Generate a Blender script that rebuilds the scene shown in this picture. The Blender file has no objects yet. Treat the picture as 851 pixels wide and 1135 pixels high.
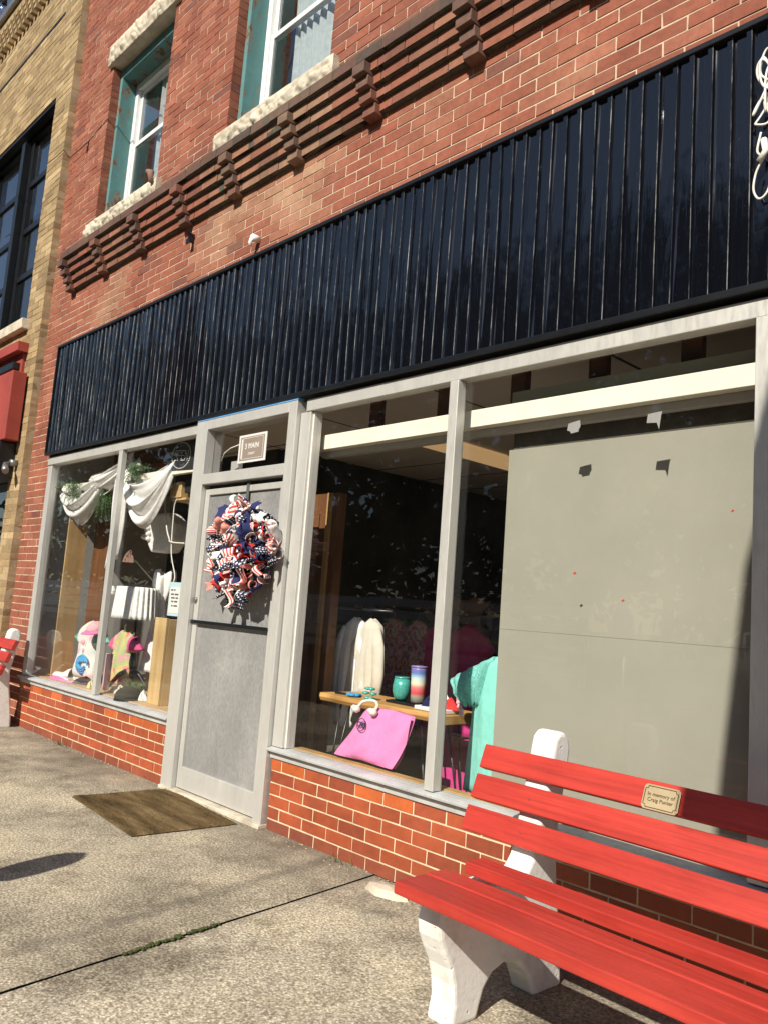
import bpy, bmesh, math, random
from mathutils import Vector, Matrix, noise
R = math.radians
PI = math.pi
rnd = random.Random(7)
S = bpy.context.scene
C = S.collection

# ------------------------------------------------------------------ materials
def new_mat(name):
    m = bpy.data.materials.new(name); m.use_nodes = True
    nt = m.node_tree; nt.nodes.clear()
    out = nt.nodes.new('ShaderNodeOutputMaterial')
    return m, nt, out

def N(nt, typ, **kw):
    n = nt.nodes.new(typ)
    for k, v in kw.items():
        if k.startswith('i_'):
            n.inputs[k[2:].replace('_', ' ')].default_value = v
        else:
            setattr(n, k, v)
    return n

def ramp(nt, src, stops):
    r = nt.nodes.new('ShaderNodeValToRGB')
    e = r.color_ramp.elements
    while len(e) > 1: e.remove(e[0])
    e[0].position, e[0].color = stops[0]
    for p, c in stops[1:]:
        x = e.new(p); x.color = c
    nt.links.new(src, r.inputs[0])
    return r.outputs[0]

def mixc(nt, fac, a, b, mode='MIX'):
    n = nt.nodes.new('ShaderNodeMix'); n.data_type = 'RGBA'; n.blend_type = mode
    for sock, v in ((n.inputs[0], fac), (n.inputs[6], a), (n.inputs[7], b)):
        if isinstance(v, (int, float)): sock.default_value = v
        elif isinstance(v, (tuple, list)): sock.default_value = (v[0], v[1], v[2], 1)
        else: nt.links.new(v, sock)
    return n.outputs[2]

def noise_tex(nt, scale, detail=4, rough=.55, stretch=None, kind='noise', coord='Object'):
    tc = nt.nodes.new('ShaderNodeTexCoord')
    src = tc.outputs[coord]
    if stretch:
        mp = nt.nodes.new('ShaderNodeMapping'); mp.inputs['Scale'].default_value = stretch
        nt.links.new(src, mp.inputs[0]); src = mp.outputs[0]
    if kind == 'noise':
        n = N(nt, 'ShaderNodeTexNoise'); n.inputs['Scale'].default_value = scale
        n.inputs['Detail'].default_value = detail; n.inputs['Roughness'].default_value = rough
        nt.links.new(src, n.inputs['Vector']); return n.outputs[0]
    n = N(nt, 'ShaderNodeTexVoronoi'); n.inputs['Scale'].default_value = scale
    nt.links.new(src, n.inputs['Vector']); return n.outputs['Distance'] if kind == 'vor' else n.outputs['Color']

def bsdf(nt, out, col, rough=.6, metallic=0., bump=None, spec=.5, rough_src=None, **kw):
    p = nt.nodes.new('ShaderNodeBsdfPrincipled')
    if isinstance(col, (tuple, list)): p.inputs['Base Color'].default_value = (*col[:3], 1)
    else: nt.links.new(col, p.inputs['Base Color'])
    p.inputs['Roughness'].default_value = rough
    if rough_src is not None: nt.links.new(rough_src, p.inputs['Roughness'])
    p.inputs['Metallic'].default_value = metallic
    p.inputs['Specular IOR Level'].default_value = spec
    for k, v in kw.items(): p.inputs[k.replace('_', ' ')].default_value = v
    if bump is not None:
        srcs = bump if isinstance(bump, list) else [bump]
        last = None
        for src, st, dist in srcs:
            b = nt.nodes.new('ShaderNodeBump'); b.inputs['Strength'].default_value = st
            b.inputs['Distance'].default_value = dist
            nt.links.new(src, b.inputs['Height'])
            if last: nt.links.new(last, b.inputs['Normal'])
            last = b.outputs[0]
        nt.links.new(last, p.inputs['Normal'])
    nt.links.new(p.outputs[0], out.inputs[0])
    return p

def simple(name, col, rough=.6, metallic=0., var=.18, vscale=9, bscale=60, bst=.25, bdist=.003, spec=.5, stretch=None, **kw):
    m, nt, out = new_mat(name)
    n = noise_tex(nt, vscale, 5, .6, stretch)
    dark = tuple(c * (1 - var) for c in col); lite = tuple(min(1, c * (1 + var)) for c in col)
    c = ramp(nt, n, [(.3, (*dark, 1)), (.7, (*lite, 1))])
    b = noise_tex(nt, bscale, 4, .6, stretch)
    bsdf(nt, out, c, rough, metallic, (b, bst, bdist), spec, **kw)
    return m

def brick_mat(name, rough=.8, mottling=.35, bst=.5, spec=.3):
    m, nt, out = new_mat(name)
    a = nt.nodes.new('ShaderNodeAttribute'); a.attribute_name = 'col'
    n1 = noise_tex(nt, 26, 6, .7); n2 = noise_tex(nt, 3.2, 5, .6)
    f1 = ramp(nt, n1, [(.25, (1 - mottling,) * 3 + (1,)), (.75, (1 + mottling * .6,) * 3 + (1,))])
    c = mixc(nt, 1., a.outputs['Color'], f1, 'MULTIPLY')
    f2 = ramp(nt, n2, [(.35, (.82, .80, .8, 1)), (.65, (1.1, 1.1, 1.1, 1))])
    c = mixc(nt, 1., c, f2, 'MULTIPLY')
    fine = noise_tex(nt, 180, 3, .6)
    bsdf(nt, out, c, rough, 0, [(n1, bst, .004), (fine, .25, .001)], spec)
    return m

M = {}
M['brick'] = brick_mat('red_brick_face', .85, .28)
M['base_brick'] = brick_mat('knee_wall_brick_face', .55, .2, .25, .45)
M['tan_brick'] = brick_mat('tan_brick_face', .85, .3)
M['mortar'] = simple('cream_mortar', (.52, .40, .295), .95, var=.3, vscale=7, bscale=120, bst=.6)
M['base_mortar'] = simple('base_mortar', (.62, .50, .34), .95, var=.25, vscale=9, bscale=120, bst=.6)
M['tan_mortar'] = simple('tan_mortar', (.34, .27, .17), .95, var=.25, vscale=7, bscale=120, bst=.6)

def stone():
    m, nt, out = new_mat('rough_limestone')
    n = noise_tex(nt, 7, 6, .65); v = noise_tex(nt, 24, 5, .7)
    c = ramp(nt, n, [(.3, (.36, .31, .24, 1)), (.55, (.56, .50, .40, 1)), (.75, (.66, .60, .50, 1))])
    bsdf(nt, out, c, .9, 0, (v, .7, .01), .3); return m
M['stone'] = stone()

def concrete(name, lo, mid, hi):
    m, nt, out = new_mat(name)
    agg = noise_tex(nt, 95, 2, .5); vcol = noise_tex(nt, 110, kind='vor')
    big = noise_tex(nt, .9, 6, .65); med = noise_tex(nt, 4.5, 5, .65)
    c = ramp(nt, agg, [(.32, (*lo, 1)), (.5, (*mid, 1)), (.66, (*hi, 1))])
    spec = ramp(nt, vcol, [(.10, (1.5, 1.47, 1.4, 1)), (.24, (1, 1, 1, 1)), (.7, (.70, .69, .67, 1))])
    c = mixc(nt, 1., c, spec, 'MULTIPLY')
    st = ramp(nt, big, [(.36, (.44, .42, .40, 1)), (.49, (.86, .85, .83, 1)), (.62, (1.12, 1.09, 1.02, 1))])
    c = mixc(nt, 1., c, st, 'MULTIPLY')
    st2 = ramp(nt, med, [(.30, (.60, .58, .56, 1)), (.5, (1, 1, 1, 1))])
    c = mixc(nt, 1., c, st2, 'MULTIPLY')
    tc = nt.nodes.new('ShaderNodeTexCoord'); xyz = nt.nodes.new('ShaderNodeSeparateXYZ'); nt.links.new(tc.outputs['Object'], xyz.inputs[0])
    def mth(op, a, b=None, c_=None):
        n_ = N(nt, 'ShaderNodeMath', operation=op)
        for k_, v_ in enumerate((a, b, c_)):
            if v_ is None: continue
            if isinstance(v_, (int, float)): n_.inputs[k_].default_value = v_
            else: nt.links.new(v_, n_.inputs[k_])
        return n_.outputs[0]
    wob = noise_tex(nt, 6, 5, .7)
    dw = mth('ADD', xyz.outputs[1], mth('MULTIPLY_ADD', wob, .9, -.45))       # grime washed up along the foot of the wall
    g1 = N(nt, 'ShaderNodeMapRange'); nt.links.new(dw, g1.inputs[0]); g1.inputs[1].default_value = -.55; g1.inputs[2].default_value = .05; g1.inputs[3].default_value = 0; g1.inputs[4].default_value = .62
    c = mixc(nt, g1.outputs[0], c, (.115, .105, .088))
    ln = mth('ABSOLUTE', mth('ADD', mth('MULTIPLY_ADD', xyz.outputs[1], .174, 3.21), mth('ADD', xyz.outputs[0], mth('MULTIPLY_ADD', wob, .16, -.08))))
    g2 = N(nt, 'ShaderNodeMapRange'); nt.links.new(ln, g2.inputs[0]); g2.inputs[1].default_value = .015; g2.inputs[2].default_value = .06; g2.inputs[3].default_value = .42; g2.inputs[4].default_value = 0
    g3 = N(nt, 'ShaderNodeMapRange'); nt.links.new(xyz.outputs[1], g3.inputs[0]); g3.inputs[1].default_value = -1.95; g3.inputs[2].default_value = -1.6
    c = mixc(nt, mth('MULTIPLY', g2.outputs[0], g3.outputs[0]), c, (.10, .09, .075))
    gum = noise_tex(nt, 1.7, kind='vor'); gs = ramp(nt, gum, [(.035, (.62, .60, .58, 1)), (.055, (1, 1, 1, 1))]); c = mixc(nt, 1., c, gs, 'MULTIPLY')
    a = nt.nodes.new('ShaderNodeAttribute'); a.attribute_name = 'col'
    c = mixc(nt, 1., c, a.outputs['Color'], 'MULTIPLY')
    fine = noise_tex(nt, 420, 2, .5)
    bsdf(nt, out, c, .92, 0, [(agg, .55, .004), (vcol, .35, .003), (fine, .3, .001)], .25)
    return m
M['concrete'] = concrete('aggregate_concrete', (.29, .255, .20), (.51, .455, .36), (.76, .70, .58))
M['asphalt'] = simple('asphalt', (.05, .05, .052), .9, var=.3, vscale=60, bscale=200, bst=.6)
M['joint'] = simple('joint_dirt', (.075, .066, .05), .95, var=.4, vscale=20)
M['moss'] = simple('moss', (.05, .065, .012), .95, var=.5, vscale=50, bscale=150, bst=1, bdist=.01)

def alu(name, base, rough=.42, metallic=.55, dirt=.5):
    m, nt, out = new_mat(name)
    n = noise_tex(nt, 5, 6, .7, (1, 1, .35)); n2 = noise_tex(nt, 60, 4, .6, (1, 1, .2))
    c = ramp(nt, n, [(.3, (*(x * (1 - dirt * .45) for x in base), 1)), (.6, (*base, 1)), (.8, (*(min(1, x * 1.12) for x in base), 1))])
    c2 = ramp(nt, n2, [(.25, (.82, .81, .78, 1)), (.42, (1, 1, 1, 1))])
    c = mixc(nt, 1., c, c2, 'MULTIPLY')
    r = ramp(nt, n2, [(.3, (rough + .2,) * 3 + (1,)), (.7, (rough - .08,) * 3 + (1,))])
    bsdf(nt, out, c, rough, metallic, (n2, .12, .002), .5, rough_src=r); return m
M['alu'] = alu('weathered_aluminium', (.60, .59, .56), .40, .4, .3)
M['alu_pale'] = alu('pale_painted_aluminium', (.68, .66, .62), .5, .15, .3)
M['sill_paint'] = alu('grey_painted_sill', (.52, .525, .53), .5, .1, .6)

def glass(name, tint=(1, 1, 1), dirt=.002, base=.028):
    m, nt, out = new_mat(name)
    tr = nt.nodes.new('ShaderNodeBsdfTransparent'); tr.inputs[0].default_value = (*tint, 1)
    gl = nt.nodes.new('ShaderNodeBsdfGlossy'); gl.inputs['Roughness'].default_value = .0
    wob = noise_tex(nt, 1.1, 2, .5)
    b = nt.nodes.new('ShaderNodeBump'); b.inputs['Strength'].default_value = .05; b.inputs['Distance'].default_value = .02
    nt.links.new(wob, b.inputs['Height']); nt.links.new(b.outputs[0], gl.inputs['Normal'])
    lw = nt.nodes.new('ShaderNodeLayerWeight'); lw.inputs[0].default_value = .5
    p = N(nt, 'ShaderNodeMath', operation='POWER'); nt.links.new(lw.outputs['Facing'], p.inputs[0]); p.inputs[1].default_value = 4.2
    mu = N(nt, 'ShaderNodeMath', operation='MULTIPLY_ADD'); nt.links.new(p.outputs[0], mu.inputs[0]); mu.inputs[1].default_value = 1 - base; mu.inputs[2].default_value = base
    mx = nt.nodes.new('ShaderNodeMixShader'); nt.links.new(mu.outputs[0], mx.inputs[0])
    nt.links.new(tr.outputs[0], mx.inputs[1]); nt.links.new(gl.outputs[0], mx.inputs[2])
    df = nt.nodes.new('ShaderNodeBsdfDiffuse'); df.inputs[0].default_value = (.75, .74, .7, 1)
    dn = noise_tex(nt, 2.2, 6, .7); dr = ramp(nt, dn, [(.42, (dirt * .25,) * 3 + (1,)), (.72, (dirt,) * 3 + (1,))])
    mx2 = nt.nodes.new('ShaderNodeMixShader'); nt.links.new(dr, mx2.inputs[0])
    nt.links.new(mx.outputs[0], mx2.inputs[1]); nt.links.new(df.outputs[0], mx2.inputs[2])
    nt.links.new(mx2.outputs[0], out.inputs[0]); return m
M['glass'] = glass('window_glass')
M['glass_upper'] = glass('upper_window_glass', (.9, .93, .93), .01, .10)
M['glass_dark'] = glass('dark_window_glass', (.5, .52, .55), .01, .16)

def door_pane():
    m, nt, out = new_mat('dusty_door_panel')
    n = noise_tex(nt, 1.3, 4, .55, (1.2, 1, .6)); s = noise_tex(nt, 90, 4, .7, (1, 1, .5)); sc = noise_tex(nt, 16, 5, .75, (2.2, 1, .6))
    c = ramp(nt, n, [(.34, (.19, .19, .195, 1)), (.52, (.25, .25, .25, 1)), (.68, (.33, .325, .315, 1))])
    sp = ramp(nt, s, [(.35, (.85, .85, .85, 1)), (.66, (1.22, 1.2, 1.18, 1))]); c = mixc(nt, 1., c, sp, 'MULTIPLY')
    sr = ramp(nt, sc, [(.66, (1, 1, 1, 1)), (.76, (1.45, 1.43, 1.4, 1))]); c = mixc(nt, 1., c, sr, 'MULTIPLY')
    r = ramp(nt, n, [(.3, (.22,) * 3 + (1,)), (.7, (.4,) * 3 + (1,))])
    bsdf(nt, out, c, .35, .0, (s, .1, .001), .5, rough_src=r); return m
M['door_pane'] = door_pane()

def black_metal():
    m, nt, out = new_mat('glossy_black_siding')
    n = noise_tex(nt, 2.0, 3, .5, (6, 1, .8)); d = noise_tex(nt, 70, 5, .7)
    c = ramp(nt, d, [(.62, (.0035, .0042, .007, 1)), (.78, (.03, .03, .032, 1))])
    bsdf(nt, out, c, .06, 0, (n, .55, .012), .5, Coat_Weight=.5, Coat_Roughness=.03); return m
M['siding'] = black_metal()
def worn():
    m, nt, out = new_mat('worn_glint_edge')
    n = noise_tex(nt, 5, 8, .8, (14, 1, .8))
    c = ramp(nt, n, [(.40, (.007, .008, .011, 1)), (.50, (.06, .06, .063, 1)), (.58, (.26, .255, .245, 1)), (.70, (.6, .59, .56, 1))])  # light tones: worn paint on the rib edges plus glints put into the colour
    bsdf(nt, out, c, .35, .2, None, .5); return m
M['worn'] = worn()
M['black_metal'] = simple('black_painted_steel', (.008, .009, .011), .32, var=.3, bst=.08)
M['black_matte'] = simple('matte_black', (.012, .012, .013), .6, var=.3)
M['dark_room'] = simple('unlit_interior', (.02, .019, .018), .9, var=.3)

def peeled():
    m, nt, out = new_mat('peeling_teal_paint')
    n = noise_tex(nt, 9, 7, .7, (1, 1, .6))
    c = ramp(nt, n, [(.37, (.09, .06, .04, 1)), (.44, (.22, .18, .14, 1)), (.45, (.085, .20, .205, 1)), (.75, (.115, .265, .27, 1))])
    bsdf(nt, out, c, .7, 0, (n, .6, .006), .3); return m
M['teal'] = peeled()
M['white_paint'] = simple('white_window_paint', (.74, .75, .75), .45, var=.06, bst=.05)
M['cream'] = simple('cream_painted_wood', (.78, .755, .63), .6, var=.06, vscale=4)
M['partition'] = simple('grey_green_partition_paint', (.285, .28, .232), .75, var=.05, vscale=3, bscale=20, bst=.1)
def board_paint():
    m, nt, out = new_mat('scuffed_grey_green_board')
    n = noise_tex(nt, 1.6, 6, .6); sm = noise_tex(nt, 5, 7, .75, (1, 1, .35)); sc = noise_tex(nt, 26, 5, .8, (.35, 1, 2.5))
    c = ramp(nt, n, [(.3, (.258, .254, .212, 1)), (.7, (.305, .30, .248, 1))])
    a = ramp(nt, sm, [(.66, (0, 0, 0, 1)), (.8, (.35, .35, .35, 1))]); c = mixc(nt, a, c, (.42, .415, .37))
    b = ramp(nt, sc, [(.74, (0, 0, 0, 1)), (.78, (.5, .5, .5, 1))]); c = mixc(nt, b, c, (.16, .155, .13))
    fine = noise_tex(nt, 35, 4, .6)
    bsdf(nt, out, c, .7, 0, [(n, .15, .02), (fine, .15, .002)], .3); return m
M['board'] = board_paint()
M['partition_dark'] = simple('dark_header_board', (.07, .065, .05), .9, var=.3)

def wood(name, a, b, scale=3., rough=.55, axis=(1, 1, .08)):
    m, nt, out = new_mat(name)
    n = noise_tex(nt, scale * 6, 6, .65, axis); k = noise_tex(nt, scale, 3, .5)
    c = ramp(nt, n, [(.3, (*a, 1)), (.7, (*b, 1))])
    kk = ramp(nt, k, [(.3, (.8, .78, .75, 1)), (.6, (1.06, 1.05, 1.03, 1))]); c = mixc(nt, 1., c, kk, 'MULTIPLY')
    bsdf(nt, out, c, rough, 0, (n, .25, .003), .4); return m
M['plywood'] = wood('plywood', (.42, .27, .12), (.60, .42, .22))
M['pine'] = wood('pine_box', (.46, .31, .13), (.66, .48, .25))
M['ply_floor'] = wood('plywood_shelf', (.45, .30, .17), (.58, .42, .26), axis=(.08, 1, 1))
M['slab'] = wood('live_edge_slab', (.36, .18, .05), (.62, .38, .14), axis=(.12, 1, 1))
M['cabinet'] = wood('brown_cabinet', (.11, .045, .018), (.20, .09, .035))
M['trim_wood'] = wood('wood_trim', (.34, .20, .07), (.5, .31, .13))
M['shop_floor'] = wood('shop_floor', (.10, .085, .07), (.17, .15, .125), axis=(1, .1, 1))

def red_wood():
    m, nt, out = new_mat('red_painted_wood')
    n = noise_tex(nt, 22, 6, .65, (.06, 1, 1)); w = noise_tex(nt, 6, 6, .7, (.3, 1, 1)); ch = noise_tex(nt, 30, 5, .7, (.35, 1, 1))
    c = ramp(nt, w, [(.3, (.335, .028, .020, 1)), (.7, (.47, .046, .032, 1))])
    f = ramp(nt, ch, [(.66, (0, 0, 0, 1)), (.70, (.8, .8, .8, 1))])
    c = mixc(nt, f, c, (.26, .07, .045))
    gr = noise_tex(nt, 60, 4, .7, (.03, 1, 1)); g2 = ramp(nt, gr, [(.35, (.80, .78, .78, 1)), (.6, (1.08, 1.06, 1.05, 1))]); c = mixc(nt, 1., c, g2, 'MULTIPLY')
    bsdf(nt, out, c, .42, 0, [(n, .6, .005), (gr, .25, .002), (ch, .2, .003)], .45); return m
M['red_wood'] = red_wood()
def white_conc():
    m, nt, out = new_mat('white_painted_concrete')
    n = noise_tex(nt, 38, 4, .6); v = noise_tex(nt, 26, kind='vor'); d = noise_tex(nt, 5, 6, .7)
    c = ramp(nt, d, [(.3, (.55, .53, .49, 1)), (.5, (.74, .73, .70, 1)), (.8, (.80, .79, .77, 1))])
    pit = ramp(nt, v, [(.03, (0, 0, 0, 1)), (.16, (1, 1, 1, 1))])
    spot = ramp(nt, v, [(.035, (.35, .33, .3, 1)), (.07, (1, 1, 1, 1))]); c = mixc(nt, 1., c, spot, 'MULTIPLY')
    bsdf(nt, out, c, .75, 0, [(pit, .5, .004), (n, .35, .004)], .3); return m
M['white_conc'] = white_conc()
M['brass'] = simple('worn_brass_plaque', (.47, .37, .22), .45, .35, var=.12)
M['ink'] = simple('dark_ink', (.025, .022, .02), .7, var=.1)
def coir():
    m, nt, out = new_mat('worn_coir_mat')
    n = noise_tex(nt, 3, 5, .65, (.5, 3, 1)); f = noise_tex(nt, 130, 3, .7)
    c = ramp(nt, n, [(.34, (.065, .042, .02, 1)), (.52, (.17, .115, .055, 1)), (.7, (.30, .215, .115, 1))])
    ff = ramp(nt, f, [(.3, (.55, .55, .55, 1)), (.7, (1.35, 1.35, 1.3, 1))]); c = mixc(nt, 1., c, ff, 'MULTIPLY')
    bsdf(nt, out, c, .97, 0, (f, 1., .01), .1); return m
M['coir'] = coir()
def cloth(name, col, var=.06, rough=.9):
    m, nt, out = new_mat(name)
    n = noise_tex(nt, 30, 5, .6); wr = noise_tex(nt, 15, 4, .55, (1, 1, .45)); wv = noise_tex(nt, 320, 2, .5)
    c = ramp(nt, n, [(.3, (*(q * (1 - var) for q in col), 1)), (.7, (*(min(1, q * (1 + var)) for q in col), 1))])
    bsdf(nt, out, c, rough, 0, [(wr, .55, .02), (wv, .25, .001)], .12); return m
M['white_cloth'] = cloth('white_cloth', (.78, .77, .75))
M['lace'] = cloth('lace_curtain', (.72, .73, .74), .12)
M['offwhite'] = cloth('offwhite_cloth', (.56, .53, .45))
M['pink'] = cloth('pink_canvas', (.72, .22, .46))
M['pale_pink'] = cloth('pale_pink_cloth', (.74, .42, .46))
M['hot_pink'] = cloth('hot_pink_cloth', (.58, .10, .24))
M['magenta'] = cloth('magenta_cloth', (.55, .05, .22))
M['turq'] = cloth('turquoise_cloth', (.23, .62, .54))
M['mint'] = cloth('mint_cloth', (.16, .44, .36))
M['navy'] = cloth('navy_cloth', (.018, .022, .07))
M['red_cloth'] = cloth('red_cloth', (.52, .035, .035))
M['rope'] = cloth('white_rope', (.70, .66, .58))
M['grey_cloth'] = cloth('grey_sheer', (.30, .30, .29))
M['dark_cloth'] = cloth('dark_cloth', (.04, .03, .035))
M['brown_cloth'] = cloth('brown_cloth', (.24, .15, .12))
M['yellow_cloth'] = cloth('yellow_cloth', (.7, .6, .25))
M['olive_cap'] = cloth('olive_black_cloth', (.022, .026, .022))
def blotch(name, cols, scale):
    m, nt, out = new_mat(name)
    n = noise_tex(nt, scale, 2, .5)
    st = []
    for i, c in enumerate(cols): st.append((.3 + .4 * i / (len(cols) - 1), (*c, 1)))
    r = ramp(nt, n, st); bsdf(nt, out, r, .9, 0, None, .15); return m
M['floral'] = blotch('floral_print', [(.10, .22, .30), (.45, .09, .13), (.65, .48, .44), (.18, .16, .28), (.5, .12, .2)], 16)
M['tiedye'] = blotch('tie_dye_print', [(.60, .15, .27), (.62, .48, .2), (.36, .52, .2), (.64, .34, .36), (.6, .5, .34)], 11)
M['print_shirt'] = blotch('printed_white', [(.36, .60, .55), (.66, .66, .63), (.70, .69, .66), (.66, .26, .33)], 7)
M['teal_lace'] = blotch('teal_lace', [(.09, .34, .31), (.22, .56, .50), (.12, .40, .36), (.26, .60, .54)], 60)
M['blue_print'] = cloth('blue_wave_print', (.05, .32, .62))
M['teal_gloss'] = simple('teal_glitter', (.08, .42, .36), .25, .2, var=.2, vscale=80)
def rainbow():
    m, nt, out = new_mat('rainbow_tumbler')
    tc = nt.nodes.new('ShaderNodeTexCoord'); sp = nt.nodes.new('ShaderNodeSeparateXYZ'); nt.links.new(tc.outputs['Generated'], sp.inputs[0])
    c = ramp(nt, sp.outputs[2], [(0, (.05, .05, .05, 1)), (.18, (.3, .3, .25, 1)), (.27, (.6, .06, .08, 1)), (.42, (.7, .2, .2, 1)), (.52, (.72, .7, .5, 1)), (.66, (.5, .66, .68, 1)), (.8, (.10, .2, .5, 1)), (.95, (.22, .16, .4, 1))])
    bsdf(nt, out, c, .3, 0, None, .5); return m
M['rainbow'] = rainbow()
def leafm(name, a, b):
    m, nt, out = new_mat(name)
    n = noise_tex(nt, 1.7, 4, .6)
    c = ramp(nt, n, [(.3, (*a, 1)), (.7, (*b, 1))]); bsdf(nt, out, c, .6, 0, None, .3); return m
M['leaf'] = leafm('garland_leaf', (.03, .075, .018), (.09, .17, .05))
M['tree_leaf'] = leafm('tree_leaf', (.015, .035, .008), (.04, .075, .018))
M['grass'] = leafm('lawn', (.04, .07, .015), (.07, .11, .03))
M['bark'] = simple('bark', (.09, .07, .05), .9, var=.35, bst=.8, bdist=.02)
def stripes(name, a, b, freq):
    m, nt, out = new_mat(name)
    uv = nt.nodes.new('ShaderNodeUVMap'); sp = nt.nodes.new('ShaderNodeSeparateXYZ'); nt.links.new(uv.outputs[0], sp.inputs[0])
    f = N(nt, 'ShaderNodeMath', operation='MULTIPLY'); nt.links.new(sp.outputs[1], f.inputs[0]); f.inputs[1].default_value = freq
    g = N(nt, 'ShaderNodeMath', operation='FRACT'); nt.links.new(f.outputs[0], g.inputs[0])
    h = N(nt, 'ShaderNodeMath', operation='GREATER_THAN'); nt.links.new(g.outputs[0], h.inputs[0]); h.inputs[1].default_value = .5
    bsdf(nt, out, mixc(nt, h.outputs[0], a, b), .75, 0, None, .25); return m
def dots(name, a, b, fx, fy):
    m, nt, out = new_mat(name)
    uv = nt.nodes.new('ShaderNodeUVMap'); mp = nt.nodes.new('ShaderNodeMapping'); mp.inputs['Scale'].default_value = (fx, fy, 1); nt.links.new(uv.outputs[0], mp.inputs[0])
    v = N(nt, 'ShaderNodeTexVoronoi'); v.inputs['Scale'].default_value = 1; v.inputs['Randomness'].default_value = .15; nt.links.new(mp.outputs[0], v.inputs['Vector'])
    h = N(nt, 'ShaderNodeMath', operation='LESS_THAN'); nt.links.new(v.outputs['Distance'], h.inputs[0]); h.inputs[1].default_value = .27
    bsdf(nt, out, mixc(nt, h.outputs[0], a, b), .75, 0, None, .25); return m
M['rib_stripe'] = stripes('red_white_stripe_ribbon', (.55, .06, .05), (.74, .70, .68), 4)
M['rib_dot'] = dots('navy_polka_dot_ribbon', (.015, .02, .06), (.75, .75, .75), 9, 3)
M['rib_white'] = cloth('white_ribbon', (.72, .71, .70))
M['rib_red'] = cloth('red_ribbon', (.50, .04, .035))
M['rib_navy'] = cloth('navy_ribbon', (.03, .035, .11))
M['rib_coral'] = cloth('coral_ribbon', (.60, .24, .20))
M['sign_taupe'] = simple('taupe_sign', (.30, .24, .20), .6, var=.05)
M['paper'] = simple('white_card', (.74, .73, .71), .6, var=.03)
M['pale_blue'] = simple('pale_blue_card', (.48, .66, .72), .6, var=.05)
M['tape_blue'] = simple('blue_tape', (.12, .32, .62), .6, var=.15)
M['led'] = simple('led_dot', (.8, .8, .8), .4, var=.02)
M['led_board'] = simple('led_board', (.025, .026, .028), .45, var=.2)
M['red_panel'] = simple('red_painted_panel', (.31, .052, .038), .5, var=.14, vscale=4, bst=.1)
M['rubber'] = simple('cord_white', (.72, .70, .64), .5, var=.06)
M['steel'] = simple('grey_steel', (.28, .28, .28), .4, .7, var=.2)
def lamp_mat():
    m, nt, out = new_mat('amber_light_lens')
    p = bsdf(nt, out, (.6, .38, .17), .5); p.inputs['Emission Color'].default_value = (1, .62, .28, 1); p.inputs['Emission Strength'].default_value = .28
    return m
M['amber'] = lamp_mat()
M['old_trim'] = simple('peeling_old_mortar_strip', (.52, .43, .33), .9, var=.35, vscale=12, bst=.6)
def tile_mat():
    m, nt, out = new_mat('ceiling_tile')
    tc = nt.nodes.new('ShaderNodeTexCoord'); br = nt.nodes.new('ShaderNodeTexBrick')
    br.offset = 0; br.inputs['Scale'].default_value = 1; br.inputs['Brick Width'].default_value = 1.22; br.inputs['Row Height'].default_value = .61
    br.inputs['Mortar Size'].default_value = .012
    br.inputs['Color1'].default_value = (.74, .71, .66, 1); br.inputs['Color2'].default_value = (.78, .75, .70, 1); br.inputs['Mortar'].default_value = (.03, .03, .03, 1)
    nt.links.new(tc.outputs['Object'], br.inputs['Vector']); bsdf(nt, out, br.outputs[0], .9); return m
M['tiles'] = tile_mat()
M['wall_grey'] = simple('interior_wall_paint', (.40, .39, .37), .85, var=.06)
M['shutter'] = simple('white_shutter', (.70, .68, .64), .6, var=.05)
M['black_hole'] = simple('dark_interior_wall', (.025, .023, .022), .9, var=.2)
M['brown_stud'] = simple('brown_stud', (.12, .05, .03), .85, var=.25)

# ------------------------------------------------------------------ mesh builder
def wloc(o):
    v = Vector((0, 0, 0))
    while o: v += o.location; o = o.parent
    return v

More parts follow.
